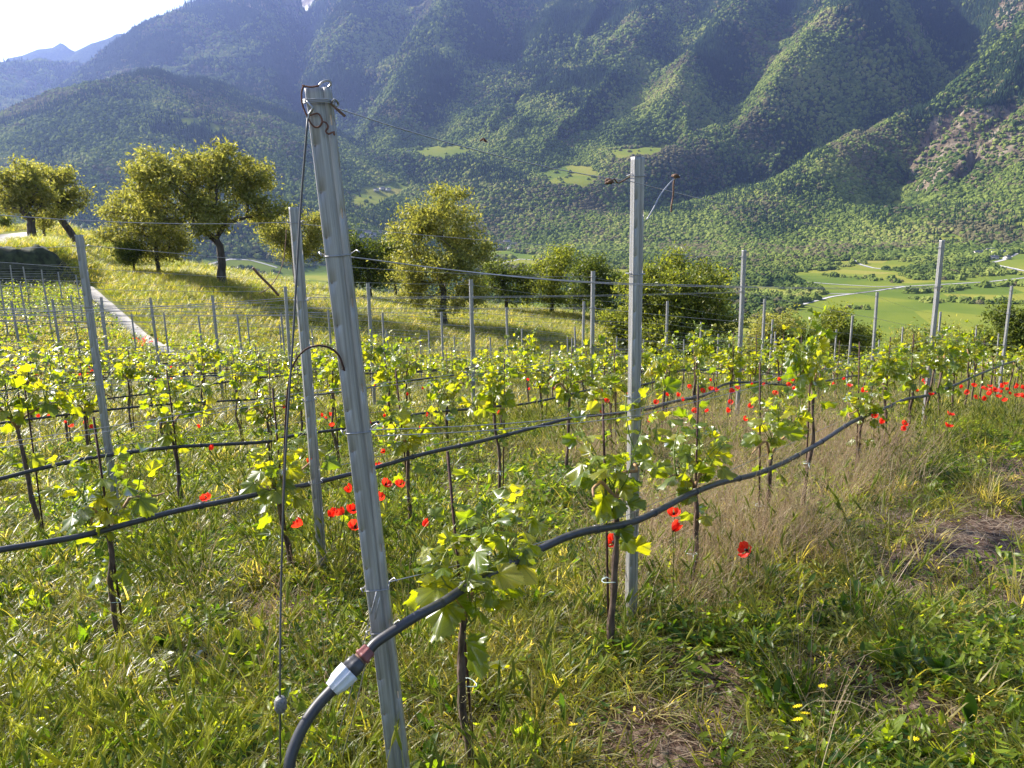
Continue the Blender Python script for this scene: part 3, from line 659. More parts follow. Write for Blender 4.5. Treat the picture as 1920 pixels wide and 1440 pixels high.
for k_, (hx, hy) in enumerate([(706, 359), (717, 356), (728, 358)]):
    hs.append((hx, hy, 13, 9, 6, ['left chalet on the upper clearing beside the leaning post', 'middle chalet on the upper clearing beside the leaning post', 'right chalet on the upper clearing beside the leaning post'][k_], .4*k_))
hs.append((768, 286, 16, 8, 5, 'lone pale hut at the left tip of the high meadow', .1))
for a in hs: house(*a)

# bank wall under the upper gravel road, its shade put into the dark colour
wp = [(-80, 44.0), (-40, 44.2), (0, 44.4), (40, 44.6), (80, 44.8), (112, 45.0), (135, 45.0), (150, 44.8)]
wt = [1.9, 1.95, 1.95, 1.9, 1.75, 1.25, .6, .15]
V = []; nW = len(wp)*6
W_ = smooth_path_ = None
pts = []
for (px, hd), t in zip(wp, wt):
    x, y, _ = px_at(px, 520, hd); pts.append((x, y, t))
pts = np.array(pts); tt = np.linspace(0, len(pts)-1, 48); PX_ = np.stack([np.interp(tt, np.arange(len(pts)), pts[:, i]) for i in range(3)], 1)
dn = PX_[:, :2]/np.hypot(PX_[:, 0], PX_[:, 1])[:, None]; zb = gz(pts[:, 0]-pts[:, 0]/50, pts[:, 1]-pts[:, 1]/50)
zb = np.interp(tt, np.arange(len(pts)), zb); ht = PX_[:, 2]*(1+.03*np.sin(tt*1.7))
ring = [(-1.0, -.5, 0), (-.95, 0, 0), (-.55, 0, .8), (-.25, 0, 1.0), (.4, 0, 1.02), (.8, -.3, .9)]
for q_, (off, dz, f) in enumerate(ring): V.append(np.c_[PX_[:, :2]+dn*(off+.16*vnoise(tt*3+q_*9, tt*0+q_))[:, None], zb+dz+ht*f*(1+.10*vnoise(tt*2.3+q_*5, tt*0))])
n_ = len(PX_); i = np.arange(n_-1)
me = mesh_np('bank_wall', np.concatenate(V), [np.concatenate([np.stack([a*n_+i, a*n_+i+1, (a+1)*n_+i+1, (a+1)*n_+i], 1) for a in range(5)])], pbr('bank_painted_shade', (.022, .026, .014), .95, 0, (.06, .07, .028), 3.5, 1.0), True)
tag(link('retaining_bank', me), 'earth retaining bank coloured dark for shade under the gravel road at the left edge', 'retaining wall')

# ------------------------------------------------------------------ trees on the meadow
def tree_mesh(seed, H, crown, trunk_top, tr, lean=(0, 0), nleaf=12000, leaf=.13, natt=170, fork=1, gap=.5):
    """crown: list of ellipsoids (cx, cy, cz, rx, ry, rz) in metres; returns wood MB and leaf arrays"""
    r = np.random.default_rng(seed)
    A = []; vol = np.array([c[3]*c[4]*c[5] for c in crown]); vol = vol/vol.sum()
    for c, v in zip(crown, vol):
        m = max(8, int(natt*v)); q = r.normal(size=(m, 3)); q /= np.linalg.norm(q, axis=1)[:, None]
        rad_ = (r.random(m)**.38); q = q*rad_[:, None]
        lump = .86+.2*np.sin(q[:, 0]*5+seed)*np.cos(q[:, 1]*4+seed*2)+.12*r.normal(size=m)
        A.append(q*np.array(c[3:6])*lump[:, None]+np.array(c[:3]))
    A = np.concatenate(A)
    t0 = np.array([lean[0], lean[1], trunk_top])
    nodes = [np.zeros(3)+np.array([0, 0, -.3])]; par = [-1]; nt_ = 6
    for i in range(1, nt_+1):
        f = i/nt_; nodes.append(t0*np.array([f**1.5, f**1.5, f])+r.normal(size=3)*tr*.12*np.array([1, 1, 0])); par.append(len(nodes)-2)
    top = len(nodes)-1
    order = np.argsort(np.linalg.norm(A-t0, axis=1)); ends = []
    for a in order:
        P = np.array(nodes[top:]); dd = np.linalg.norm(P-A[a], axis=1)
        toT = np.linalg.norm(P-t0, axis=1)
        k = int(np.argmin(dd+.28*toT))+top; start = nodes[k]; L_ = np.linalg.norm(A[a]-start); ns = max(1, int(L_/.55)); prev = k
        side = r.normal(size=3)*L_*.12
        for s in range(1, ns+1):
            f = s/ns; p = start+(A[a]-start)*f+side*math.sin(f*math.pi)+np.array([0, 0, -.10*L_*math.sin(f*math.pi)])
            nodes.append(p); par.append(prev); prev = len(nodes)-1
        ends.append(prev)
    n = len(nodes); w = np.zeros(n)
    for e in ends: w[e] += 1
    for i in range(n-1, 0, -1): w[par[i]] += w[i]
    R = np.maximum(tr*(w/max(w[top], 1))**.48, .012); R[:top+1] = tr*(1.25-.25*np.arange(top+1)/top); R[0] = tr*1.6; R[1] = tr*1.3
    wood = MB(); ch = {}
    for i in range(1, n): ch.setdefault(par[i], []).append(i)
    stack = [(0, None)]
    while stack:
        i, frm = stack.pop(); path = [] if frm is None else [frm]; rs_ = [] if frm is None else [R[i]]
        path.append(i); rs_.append(R[i])
        while i in ch:
            c = sorted(ch[i], key=lambda q: -w[q]); 
            for o_ in c[1:]: stack.append((o_, i))
            i = c[0]; path.append(i); rs_.append(R[i])
        if len(path) > 1: wood.tube([nodes[q] for q in path], rs_, 7 if rs_[0] > .08 else 4, caps=False)
    # leaves in uneven clumps round the twig ends
    E = np.array([nodes[e] for e in ends]); mid = np.array([nodes[par[e]] for e in ends])
    cw = r.random(len(E))**gap+.15; cw /= cw.sum(); ci = r.choice(len(E), nleaf, p=cw)
    f = r.random(nleaf)[:, None]*.7; C = E[ci]*(1-f)+mid[ci]*f+r.normal(size=(nleaf, 3))*np.array([.27, .27, .20])*(.7+.6*r.random(nleaf)[:, None])
    return wood, leaf_cards(C, leaf, r)
def leaf_cards(C, leaf, r, up=.45):
    n = len(C); s = leaf*(.6+.8*r.random(n))[:, None]
    a = r.normal(size=(n, 3)); a /= np.linalg.norm(a, axis=1)[:, None]
    nn = r.normal(size=(n, 3))+np.array([0, 0, up]); b = np.cross(nn, a); b /= np.linalg.norm(b, axis=1)[:, None]+1e-9
    nn = np.cross(a, b)
    V = np.stack([C-a*s, C+b*s*.42+nn*s*.12, C+a*s, C-b*s*.42+nn*s*.12], 1).reshape(-1, 3)
    i = np.arange(n)*4
    T = np.concatenate([np.stack([i, i+1, i+2], 1), np.stack([i, i+2, i+3], 1)])
    return V, T
def tree(name, px, py, hd, label, crown_px, seed, tr=.22, fork_y=None, lean_px=0, nleaf=12000, leaf=.13,  mat='treeleaf', natt=170, depth=.85, gap=.5, cat='tree'):
    """foot at (px, py) seen at distance hd; crown ellipses given as (cx, cy, rx, ry) in photo pixels, turned into metres at that distance"""
    d = ray(px, py); n = math.hypot(d[0], d[1]); x, y = d[0]/n*hd, d[1]/n*hd; z = float(gz(x, y)); 
    _, fy, zc = project([[x, y, z]]); fy = float(fy[0]); sc_ = float(zc[0])/FPX
    fwd = np.array([x, y, 0])/hd; rt = np.array([fwd[1], -fwd[0], 0])
    cr = []
    for k, (cx, cy, rx, ry) in enumerate(crown_px):
        off = rt*(cx-px)*sc_+fwd*((k % 3)-1)*rx*sc_*.25*(len(crown_px) > 1)
        cr.append((off[0], off[1], (fy-cy)*sc_, rx*sc_, rx*sc_*depth, ry*sc_))
    H = max(c[2]+c[5] for c in cr)
    tt = (fy-fork_y)*sc_ if fork_y else H*.3
    ln = rt*lean_px*sc_
    wood, (V, T) = tree_mesh(seed, H, cr, tt, tr*.85, (ln[0], ln[1]), int(nleaf*.95), leaf*.74, int(natt*1.0), gap=gap+1.3)
    r = empty(name, (x, y, z), label, cat)
    wood.build('trunk', MT['treebark'], r, True)
    link('crown', mesh_np('crown', V, [T], MT[mat]), r)
    return r
tree('walnut_tree', 416, 530, 47, 'largest spreading tree with a forked dark trunk, left of the leaning end post',
     [(330, 335, 62, 52), (410, 325, 60, 50), (480, 345, 55, 55), (395, 400, 70, 45), (500, 400, 48, 42), (320, 395, 50, 40), (450, 300, 40, 30)], 3, .24, 462, 4, 26000, .14, natt=330)
tree('walnut_tree', 832, 608, 45, 'round crowned tree on the slope between the leaning post and the second post',
     [(835, 400, 72, 48), (795, 450, 62, 58), (882, 450, 56, 60), (845, 500, 84, 45), (775, 505, 46, 48), (785, 548, 46, 34), (890, 545, 48, 38), (840, 572, 55, 24)], 8, .2, 545, 2, 26000, .13, natt=320)
tree('walnut_tree', 298, 515, 50, 'smaller thin trunked tree tucked against the left side of the largest tree',
     [(250, 390, 50, 45), (300, 440, 60, 45), (230, 440, 40, 40), (340, 460, 40, 30), (290, 380, 40, 35), (310, 480, 40, 22)], 12, .12, 470, 0, 13000, .12, natt=200)
tree('walnut_tree', 60, 455, 62, 'leftmost tree with a thick short trunk beside the upper gravel road',
     [(55, 350, 48, 38), (30, 385, 40, 30), (85, 375, 40, 34), (60, 330, 35, 25), (15, 370, 25, 22)], 21, .3, 415, 4, 11000, .15, natt=170)
tree('walnut_tree', 142, 440, 66, 'tree with a trunk leaning to the left beside the upper gravel road',
     [(115, 350, 45, 38), (145, 375, 30, 30), (90, 330, 35, 25), (130, 395, 30, 16)], 22, .26, 400, -28, 9000, .15, natt=150)
tree('young_tree', 84, 445, 64, 'slim low tree between the two gnarled roadside trees', [(85, 415, 22, 16), (98, 405, 18, 12)], 23, .1, 428, 0, 1800, .12, natt=40)
tree('walnut_tree', 553, 510, 58, 'half hidden tree with drooping branches just behind the leaning end post', [(530, 430, 45, 40), (590, 425, 35, 35), (560, 470, 50, 30), (600, 460, 25, 30)], 31, .15, 480, 0, 12000, .13, natt=170)
tree('walnut_tree', 692, 535, 56, 'dark low tree standing right behind the leaning end post', [(665, 465, 32, 38), (700, 490, 50, 38), (735, 470, 35, 38), (655, 515, 28, 26), (700, 525, 50, 18)], 41, .18, 505, 0, 12000, .13, 'treeleaf3', natt=170)
tree('walnut_tree', 742, 545, 59, 'narrow tree in the shade of the round crowned tree, on its left', [(750, 465, 28, 42), (730, 510, 32, 26)], 42, .12, 515, 0, 7000, .13, 'treeleaf', natt=90)
tree('broadleaf_tree', 950, 575, 56, 'dark tree behind the right edge of the round crowned tree', [(935, 505, 40, 38), (975, 520, 36, 40), (925, 545, 45, 28), (970, 555, 40, 20)], 51, .14, 545, 0, 8000, .13, 'treeleaf3', natt=120)
tree('broadleaf_tree', 1035, 585, 58, 'pale green tree with a loose pointed top in the middle of the hedge of trees', [(1045, 495, 48, 42), (1020, 540, 52, 40), (1060, 475, 25, 24), (1050, 560, 50, 22)], 52, .14, 550, 0, 11000, .13, 'treeleaf2', natt=150)
tree('broadleaf_tree', 1110, 590, 55, 'dark dense tree left of the second tall post at the edge of the slope', [(1105, 505, 48, 42), (1135, 535, 50, 42), (1085, 555, 45, 28), (1130, 570, 50, 22)], 53, .16, 560, 0, 13000, .13, 'treeleaf3', natt=170)
tree('broadleaf_tree', 1250, 690, 43, 'broad bushy green tree spreading to the ground behind the second tall post',
     [(1230, 540, 80, 55), (1300, 545, 75, 60), (1180, 600, 70, 48), (1260, 610, 95, 55), (1340, 600, 50, 55), (1260, 490, 35, 28), (1150, 640, 45, 24), (1330, 650, 55, 28), (1240, 665, 90, 24)], 61, .3, 640, 0, 42000, .13, 'treeleaf2', natt=420)
tree('broadleaf_tree', 1462, 700, 48, 'brownish green tree right of the broad bushy tree', [(1455, 610, 52, 40), (1430, 645, 45, 32), (1490, 640, 42, 34), (1460, 670, 60, 20)], 71, .18, 665, 0, 12000, .12, 'treeleaf', natt=160)
tree('broadleaf_tree', 1572, 700, 48, 'rounded green tree in front of the open valley field', [(1562, 605, 46, 40), (1535, 640, 42, 32), (1600, 640, 46, 36), (1565, 665, 70, 22)], 72, .18, 670, 0, 15000, .12, 'treeleaf2', natt=180)
tree('sparse_tree', 1730, 712, 44, 'thin leafed sparse tree in front of the field left of the third tall post', [(1700, 640, 50, 32), (1760, 630, 45, 38), (1730, 660, 60, 24)], 81, .1, 675, 0, 3200, .11, 'treeleaf', natt=170, gap=1)
tree('broadleaf_tree', 1890, 712, 46, 'dark branched tree at the right edge behind the last posts', [(1880, 600, 45, 38), (1915, 630, 60, 45), (1850, 655, 50, 25), (1800, 670, 50, 18)], 82, .16, 665, 0, 13000, .12, 'treeleaf3', natt=150)
tree('shrub', 250, 492, 50, 'round dark evergreen bush under the smaller tree', [(250, 474, 26, 20), (236, 482, 16, 12)], 91, .06, 484, 0, 9000, .07, 'treeleaf3', natt=90, cat='bush')
tree('shrub', 8, 424, 75, 'small dark bush at the left edge above the gravel road', [(8, 414, 14, 12)], 92, .05, 420, 0, 1500, .1, 'treeleaf3', natt=30, cat='bush')
tree('shrub', 110, 478, 50, 'low leafy bush hanging over the shaded bank left of the first post', [(110, 472, 30, 16), (140, 490, 20, 14)], 93, .05, 480, 0, 4500, .1, 'treeleaf', natt=60, cat='bush')

# ------------------------------------------------------------------ vineyard: posts
UV = np.array([3.6, 4.46])/math.hypot(3.6, 4.46)              # along the rows
ROWANG = math.atan2(UV[1], UV[0])
ORD = ['front', 'second', 'third', 'fourth', 'fifth', 'sixth', 'seventh', 'eighth']
NTH = ['first', 'second', 'third', 'fourth', 'fifth', 'sixth', 'seventh', 'eighth', 'ninth', 'tenth', 'eleventh', 'twelfth', 'thirteenth', 'fourteenth', 'fifteenth', 'sixteenth', 'seventeenth', 'eighteenth', 'nineteenth', 'twentieth', 'twenty first', 'twenty second', 'twenty third', 'twenty fourth', 'twenty fifth']
def post_mesh(name, H, lo=-.35, fine=True):
    """open pressed-steel section: wide face with a groove, ribbed flanks with slots, small round holes"""
    if fine:
        pr = [(-.017, .038), (-.028, .038), (-.028, .031), (-.0255, .029), (-.028, .027), (-.028, .021), (-.0255, .019), (-.028, .017), (-.028, .010), (-.0255, .008), (-.028, .006), (-.028, .002), (-.026, 0),
              (-.0215, 0), (-.0175, 0), (-.004, 0), (.007, 0), (.009, .004), (.013, .004), (.015, 0), (.022, 0), (.026, .001), (.028, .004), (.028, .014), (.028, .024), (.028, .038), (.017, .038)]
    else: pr = [(-.020, .038), (-.028, .038), (-.028, .003), (-.024, 0), (.008, 0), (.011, .004), (.015, 0), (.026, 0), (.028, .004), (.028, .038), (.020, .038)]
    if lo > -.36 and H < 1.9: pr = [(a*.80, b*.72) for a, b in pr]
    zs = [lo]; z = .12
    if fine:
        while z < H-.06: zs += [z, z+.007, z+.045, z+.068]; z += .105
    zs += [H-.012, H]; zs = np.array(zs); n = len(pr)
    V = np.array([[x, y, zz] for zz in zs for x, y in pr]); Q = []
    for a in range(len(zs)-1):
        dz = zs[a+1]-zs[a]
        for b in range(n-1):
            if fine and a >= 1 and (a-1) % 4 == 0 and b == 13 and dz < .01: continue
            if fine and a >= 1 and (a-1) % 4 == 2 and b in (23,) : continue
            if fine and a >= 1 and (a-1) % 8 == 2 and b in (20,) : continue
            Q.append([a*n+b, a*n+b+1, (a+1)*n+b+1, (a+1)*n+b])
    return mesh_np(name, V, [Q], MT['galv'] if fine else MT['galv_far'])
def clip_mesh():
    m = MB(); e = .0015; x, y0, y1 = .0300, -.0022, .040
    m.tube([(-x, y1, .004), (-x, y0, .001), (0, y0-.001, 0), (x, y0, .001), (x, y1, .003), (x+.012, y1+.004, .010), (x+.02, y1-.006, .004)], .0017, 5)
    m.tube([(-x, y1, .004), (-x-.004, y0+.01, .006), (-x-.009, y0-.004, .012), (-x-.004, y0-.008, .002)], .002, 5)
    return m.mesh('wire_clip', MT['wire'], True)
WH = [.52, .94, 1.42, 1.78]                       # wire heights
PM, PF, CM = post_mesh('post_section', 1.85), post_mesh('post_section_far', 1.85, fine=False), clip_mesh()
WIDE = -rad(155)                                   # heading of the wide face
def add_post(k, j, x, y, label, group, near):
    z = float(gz(x, y)); tl = .1 if near > 1 else .7; r = empty('trellis_post', (x, y, z), label, 'post', group)
    if (k, j) in PZ: r.location[2] = PZ[(k, j)]
    r.rotation_euler = (rad(rng.normal()*tl), rad(rng.normal()*tl), WIDE+math.pi+rad(rng.normal()*3))
    s = bpy.data.objects.new('post_profile', PM if near else PF); COL.objects.link(s); s.parent = r
    s.modifiers.clear()
    if near and near > 1:
        md = s.modifiers.new('sheet', 'SOLIDIFY'); md.thickness = .002; md.offset = -1
    if near:
        for h in WH:
            c = bpy.data.objects.new('wire_clip', CM); COL.objects.link(c); c.parent = r; c.location = (0, 0, h)
    return r
# boundary of the planted ground
PA, PC = np.array(PATHPTS[0]), np.array(PATHPTS[2])
def planted(x, y, m=0.0):
    az = np.degrees(np.arctan2(x, y)); d = np.hypot(x, y)
    azc = math.degrees(math.atan2(*PC)); aza = math.degrees(math.atan2(*PA))
    s = (x-PA[0])*(PC[1]-PA[1])-(y-PA[1])*(PC[0]-PA[0])        # side of the path
    lim = np.interp(az, [-40, aza, azc, 0, 12, 40], [38.5, 38.5, np.hypot(*PC)+.5, 31, 34, 35])
    return (d < lim-m) & ((az > azc) | (az < aza) | (s > 1.1*np.hypot(*(PC-PA))))
ROWS = {}
cnt = {}
for k in range(0, 34):
    js = np.arange(-2, 13, .02); x, y = lat(k, js); az = np.degrees(np.arctan2(x, y))
    ok = planted(x, y) & (np.abs(az) < 38.5) & (y > .5)
    if k == 0: ok &= js > -.25
    if ok.sum() < 15: continue
    ROWS[k] = (float(js[ok][0]), float(js[ok][-1]))
npost = 0; POSTS = []
PZ = {(2, 0): -.32, (1, 0): -.2, (0, 0): -.055, (0, 1): -.57, (1, 1): -.67, (3, 1): -1.04}
PFIX = {(2, 0): (-2.56, 4.66), (1, 0): (-.975, 3.60), (0, 0): (.487, 2.93), (0, 1): (4.01, 7.19), (1, 1): (2.46, 8.10), (3, 1): (-.50, 9.66)}
for k, (j0, j1) in ROWS.items():
    for j in range(math.ceil(j0), math.floor(j1)+1):
        x, y = lat(k, j); d = math.hypot(x, y)
        if abs(math.degrees(math.atan2(x, y))) > 35.5: continue
        if (k, j) in PFIX: x, y = PFIX[(k, j)]
        POSTS.append((k, j, float(x), float(y), d))
RANK = {}
for p_ in sorted(POSTS, key=lambda p: (p[0], p[1])): RANK[p_[:2]] = sum(1 for q_ in RANK if q_[0] == p_[0])+(p_[0] == 0)
POSTS.sort(key=lambda p: p[4])
pc = {}
NPOST = ['tall galvanised post with a dangling wire tail, second post of the front row', 'tilted galvanised post just left of the leaning end post, in the second row', 'galvanised post near the left edge, first post of the third row',
    'galvanised post at the right beside the hose where the dry grass ends']
for i, (k, j, x, y, d) in enumerate(POSTS):
    if i < 4: lb = {(0, 0): NPOST[0], (1, 0): NPOST[1], (2, 0): NPOST[2], (0, 1): NPOST[3]}.get((k, j), 'grey metal trellis post, %s one from the left along the %s vine row' % (NTH[RANK[(k, j)]], ORD[min(k, 7)]))
    elif k < 8 and d < 22:
        pc[k] = pc.get(k, 1)+1; lb = 'grey metal trellis post, %s one from the left along the %s vine row' % (NTH[RANK[(k, j)]], ORD[k])
    else: lb = 'small looking grey metal post in the distant rows of the vineyard'
    add_post(k, j, x, y, lb, 'trellis posts along the vine rows' if not (k < 8 and d < 22) else 'posts of the nearer vine rows', 2 if i < 6 else (1 if d < 17 else 0))

# leaning end post of the front row
B0 = rowpt(0, 752, 1470)[:2]; B0 = np.array([B0[0], B0[1], float(gz(*B0))])
hb = math.hypot(B0[0], B0[1])
T0 = np.array(px_at(594, 164, hb*1.03))
LP = np.linalg.norm(T0-B0)
endp = empty('end_post', tuple(B0), 'large leaning galvanised end post with rusty wire curled round its top', 'post')
zax = (T0-B0)/LP; nrm = np.array([math.sin(rad(176)), math.cos(rad(176)), 0]); yax = -(nrm-zax*nrm.dot(zax)); yax /= np.linalg.norm(yax); xax = np.cross(yax, zax)
Rm = np.stack([xax, yax, zax], 1)
endp.matrix_world = Matrix([[*Rm[0], B0[0]], [*Rm[1], B0[1]], [*Rm[2], B0[2]], [0, 0, 0, 1]])
s_ = link('post_profile', post_mesh('end_post_section', LP, lo=-.4), endp); md = s_.modifiers.new('sheet', 'SOLIDIFY'); md.thickness = .0022; md.offset = -1
def endpt(py, dx=0, dy=0):
    """world point on the end post's face at photo height py"""
    ss = np.linspace(0, 1, 2000)[:, None]; P = B0+(T0-B0)*ss; _, q, _ = project(P); i = np.argmin(np.abs(q-py)); return P[i]+xax*dx+yax*dy, float(i)/1999*LP
for py in (480, 812, 1107, 1187):
    _, h = endpt(py); c = link('wire_clip', CM, endp); c.location = (0, 0, h)
CI = np.array([cR, cU, cF])
def at_depth(px, py, zc):
    d = ray(px, py); return np.array([d[0]*zc, d[1]*zc, HC+d[2]*zc])
def depth_of(P): return float(project([P])[2][0])
TD = depth_of(T0)
def px_tube(pts, r, name, mat, parent=None, n=6):
    """pts: (px, py, depth offset from the end post's face at that height)"""
    P = []
    for p in pts:
        e, _ = endpt(min(max(p[1], 165), 1440)); P.append(at_depth(p[0], p[1], depth_of(e)+p[2]))
    P = smooth_path(P); m = MB(); m.tube(P, r, n)
    o = m.build(name, mat, None, True)
    if parent: o.parent = parent; o.matrix_parent_inverse = parent.matrix_world.inverted()
    return o
def smooth_path(P, n=6):
    P = np.array(P, float)
    if len(P) < 3: return P
    out = []
    Q = np.vstack([2*P[0]-P[1], P, 2*P[-1]-P[-2]])
    for i in range(1, len(Q)-2):
        for t in np.arange(n)/n:
            a, b, c, d = Q[i-1], Q[i], Q[i+1], Q[i+2]
            out.append(.5*(2*b+(c-a)*t+(2*a-5*b+4*c-d)*t*t+(3*b-a-3*c+d)*t**3))
    out.append(P[-1]); return np.array(out)
E = -.012
px_tube([(570, 160, E), (566, 170, E), (566, 190, E), (571, 207, E), (577, 220, E), (582, 230, E), (590, 238, E), (599, 237, E), (604, 228, E), (601, 218, E), (596, 213, E), (588, 214, E), (580, 217, E)], .0022, 'rusty_wire', MT['rust'], endp)
px_tube([(604, 228, E), (611, 230, E), (615, 238, E), (611, 246, E), (616, 251, E), (624, 248, E), (627, 253, E), (626, 246, E)], .0022, 'rusty_wire', MT['rust'], endp)
px_tube([(567, 160, E), (574, 162, E), (584, 163, E-.002), (598, 161, E-.002)], .0022, 'rusty_wire', MT['rust'], endp)
px_tube([(598, 160, .01), (604, 154, .01), (612, 151, .012), (618, 152, .014), (620, 158, .018), (615, 164, .02)], .0026, 'wire_loop', MT['wire'], endp)
for q in (0, 3, 6):
    px_tube([(567, 188+q, .03), (570, 187+q, E+.004), (585, 186+q, E), (605, 185+q, E), (620, 187+q, E+.005), (628, 190+q, .02)], .0016, 'wire_wrap', MT['wire'], endp)
px_tube([(622, 190, E), (628, 186, E), (634, 193, 0), (631, 200, 0), (625, 195, E), (629, 188, 0), (635, 197, .01)], .002, 'wire_wrap', MT['wire'], endp)
px_tube([(576, 190, E), (582, 197, E-.004), (586, 204, E-.004), (580, 214, E), (577, 226, E)], .003, 'cable_clamp', MT['wire'], endp)
px_tube([(620, 193, -.004), (630, 203, -.004), (647, 218, -.004)], .0034, 'twisting_stick', MT['deadstick'], endp)
# stay cable, its ferrule and the bent rod hooked through the post
m = MB(); anchor = hit(522, 1468, 0); A3 = np.array([anchor[0], anchor[1], float(gz(*anchor))-.1]); 
td = depth_of(A3)
st = smooth_path([at_depth(577, 222, TD-.02), at_depth(563, 400, TD+.02), at_depth(549, 640, TD+.03), at_depth(535, 860, TD+.05), at_depth(527, 1100, TD+.10), at_depth(525, 1310, TD+.13), A3], 8)
m.tube(st, .0026, 6)
cab = m.build('stay_cable', MT['cable'], None, True); tag(cab, 'twisted steel stay cable dropping straight from the end post top to the grass', 'cable')
m = MB(); P = at_depth(526, 1322, TD+.13); up = np.array([.05, 0, 1.])
m.tube([P+up*.022, P+up*.020, P+up*.01, P-up*.008, P-up*.018, P-up*.021], [.005, .011, .0155, .0155, .010, .004], 12); m.build('ferrule', MT['ferrule'], cab, True)
px_tube([(530, 960, .02), (535, 800, .01), (541, 720, .0), (552, 680, -.01), (572, 656, -.015), (596, 648, -.018), (620, 653, -.018), (636, 668, -.014), (646, 695, -.006)], .0026, 'bent_rod', MT['stake'])
tag(bpy.data.objects['bent_rod'], 'dark curved rod arching from the stay cable to the end post face', 'rod')
g = []
for a, b in (((706, 1110), (596, 1452)), ((712, 1120), (622, 1452))):
    m = MB(); p1 = at_depth(a[0], a[1], depth_of(endpt(a[1])[0])-.02); h2 = hit(b[0], b[1]+20); p2 = np.array([h2[0], h2[1], float(gz(*h2))-.05])
    m.tube(smooth_path([p1, (p1+p2)/2+np.array([.004, 0, -.01]), p2]), .0016, 5); o = m.build('anchor_wire', MT['wire'])
    tag(o, 'thin anchor wire %s slanting from the end post clip to the ground' % ('on the left' if a[0] < 710 else 'on the right'), 'wire')

# ------------------------------------------------------------------ wires and drip hoses of every row
def wires(k, j0, j1):
    ns = [-.0] if 0 else None
    nodes = [j for j in range(math.ceil(j0), math.floor(j1)+1)]
    js = [j0]+[j for j in nodes if j-j0 > .05]+([j1] if j1-nodes[-1] > .05 else []) if nodes else [j0, j1]
    hs = WH if k < 12 else WH[:1]+WH[2:]
    for wi, h in enumerate(hs):
        P = []
        for a, b in zip(js[:-1], js[1:]):
            xa, ya = lat(k, a); xb, yb = lat(k, b); za, zb = float(gz(xa, ya))+h, float(gz(xb, yb))+h
            if k == 0 and a == js[0]:
                e, _ = endpt([1105, 812, 480, 190][wi]); xa, ya, za = e+xax*.02
            sag = .02+.03*rng.random() if wi == 3 else .012
            for t in np.linspace(0, 1, 7)[:-1]:
                P.append((xa+(xb-xa)*t-UV[1]*.032, ya+(yb-ya)*t+UV[0]*.032, za+(zb-za)*t-sag*4*t*(1-t)))
        P.append((xb-UV[1]*.032, yb+UV[0]*.032, zb))
        P = np.array(P)
        far = np.hypot(P[:, 0], P[:, 1]).min()
        m = MB(); m.tube(P, .0015 if far < 9 else .0026, 4)
        if k < 6 and wi in (1, 2): m.tube(P+np.array([UV[1]*.064, -UV[0]*.064, -.004]), .0013, 4)     # a pair, one each side of the posts
        if k < 8:
            lb = '%s %s of the %s vine row' % (['lowest', 'lower middle', 'upper middle', 'top'][wi], 'pair of thin steel wires' if (k < 6 and wi in (1, 2)) else 'thin steel wire', ORD[k])
            gr = 'wires of the nearer vine rows'
        else: lb = 'thin steel trellis wire strung along a distant vine row'; gr = 'wires of the distant vine rows'
        tag(m.build('trellis_wire', MT['wire']), lb, 'wire', gr)
for k, (j0, j1) in ROWS.items():
    if k == 0: j0 = rowpt(0, 752, 1470)[3]
    wires(k, j0, j1)
HOSE = {0: [(780, 1157), (830, 1130), (870, 1103), (915, 1080), (960, 1056), (1010, 1030), (1060, 1008), (1100, 996), (1140, 989), (1190, 978), (1240, 955), (1290, 928), (1350, 905), (1420, 888), (1480, 862), (1540, 828), (1600, 790), (1660, 765), (1700, 748), (1740, 741), (1790, 722), (1840, 700), (1900, 678)],
        1: [(-60, 1045), (0, 1031), (80, 1018), (160, 1003), (240, 982), (330, 958), (420, 940), (510, 921), (580, 908), (640, 893), (700, 878), (800, 850), (880, 832), (950, 815), (1020, 797), (1080, 782), (1150, 776), (1210, 768), (1270, 752), (1320, 742), (1355, 722), (1385, 717), (1430, 718), (1480, 722), (1540, 716), (1600, 705), (1680, 700)],
        2: [(-60, 912), (0, 898), (70, 880), (140, 864), (220, 851), (330, 838), (420, 833), (500, 828), (560, 815), (650, 803), (740, 785), (807, 773), (870, 768), (930, 762), (985, 757), (1060, 742), (1110, 730), (1170, 727), (1230, 715)]}
def hose(k, j0, j1):
    P = []
    if k in HOSE:
        for px, py in HOSE[k]:
            x, y, z, j = rowpt(k, px, py, .045); P.append((x, y, z))
        js = j+.12
        j0 = js
    for j in np.arange(j0, j1, .14):
        x, y = lat(k, j); P.append((float(x)+UV[1]*.045, float(y)-UV[0]*.045, float(gz(x, y, False))+.57+.03*math.sin(j*9+k*2)+.035*math.sin(j*4.1+k)))
    if len(P) < 3: return
    S = smooth_path(P, 4 if k < 3 else 2); m = MB(); dmin = np.hypot(S[:, 0], S[:, 1]).min()
    m.tube(S, .0132 if k == 0 else (.012 if k < 3 else .010), 10 if k < 3 else 5)
    if k < 3:                                        # clips gripping the hose
        L_ = np.r_[0, np.cumsum(np.linalg.norm(np.diff(S, axis=0), axis=1))]
        for q in np.arange(.4, min(L_[-1], 9), .42):
            i = min(np.searchsorted(L_, q+.1*rng.random()), len(S)-2); t = (S[i+1]-S[i]); t /= np.linalg.norm(t)
            m.tube([S[i]-t*.009, S[i]-t*.008, S[i]+t*.008, S[i]+t*.009], [.012, .0158, .0158, .012], 10)
    lb = 'black drip hose of the %s vine row' % ORD[k] if k < 8 else 'thin dark drip hose of a distant vine row'
    if k == 0: lb = 'thick black drip hose of the front row, rising in waves to the right'
    tag(m.build('drip_hose', MT['hose'], None, True), lb, 'hose', 'drip hoses along the vine rows' if k else None)
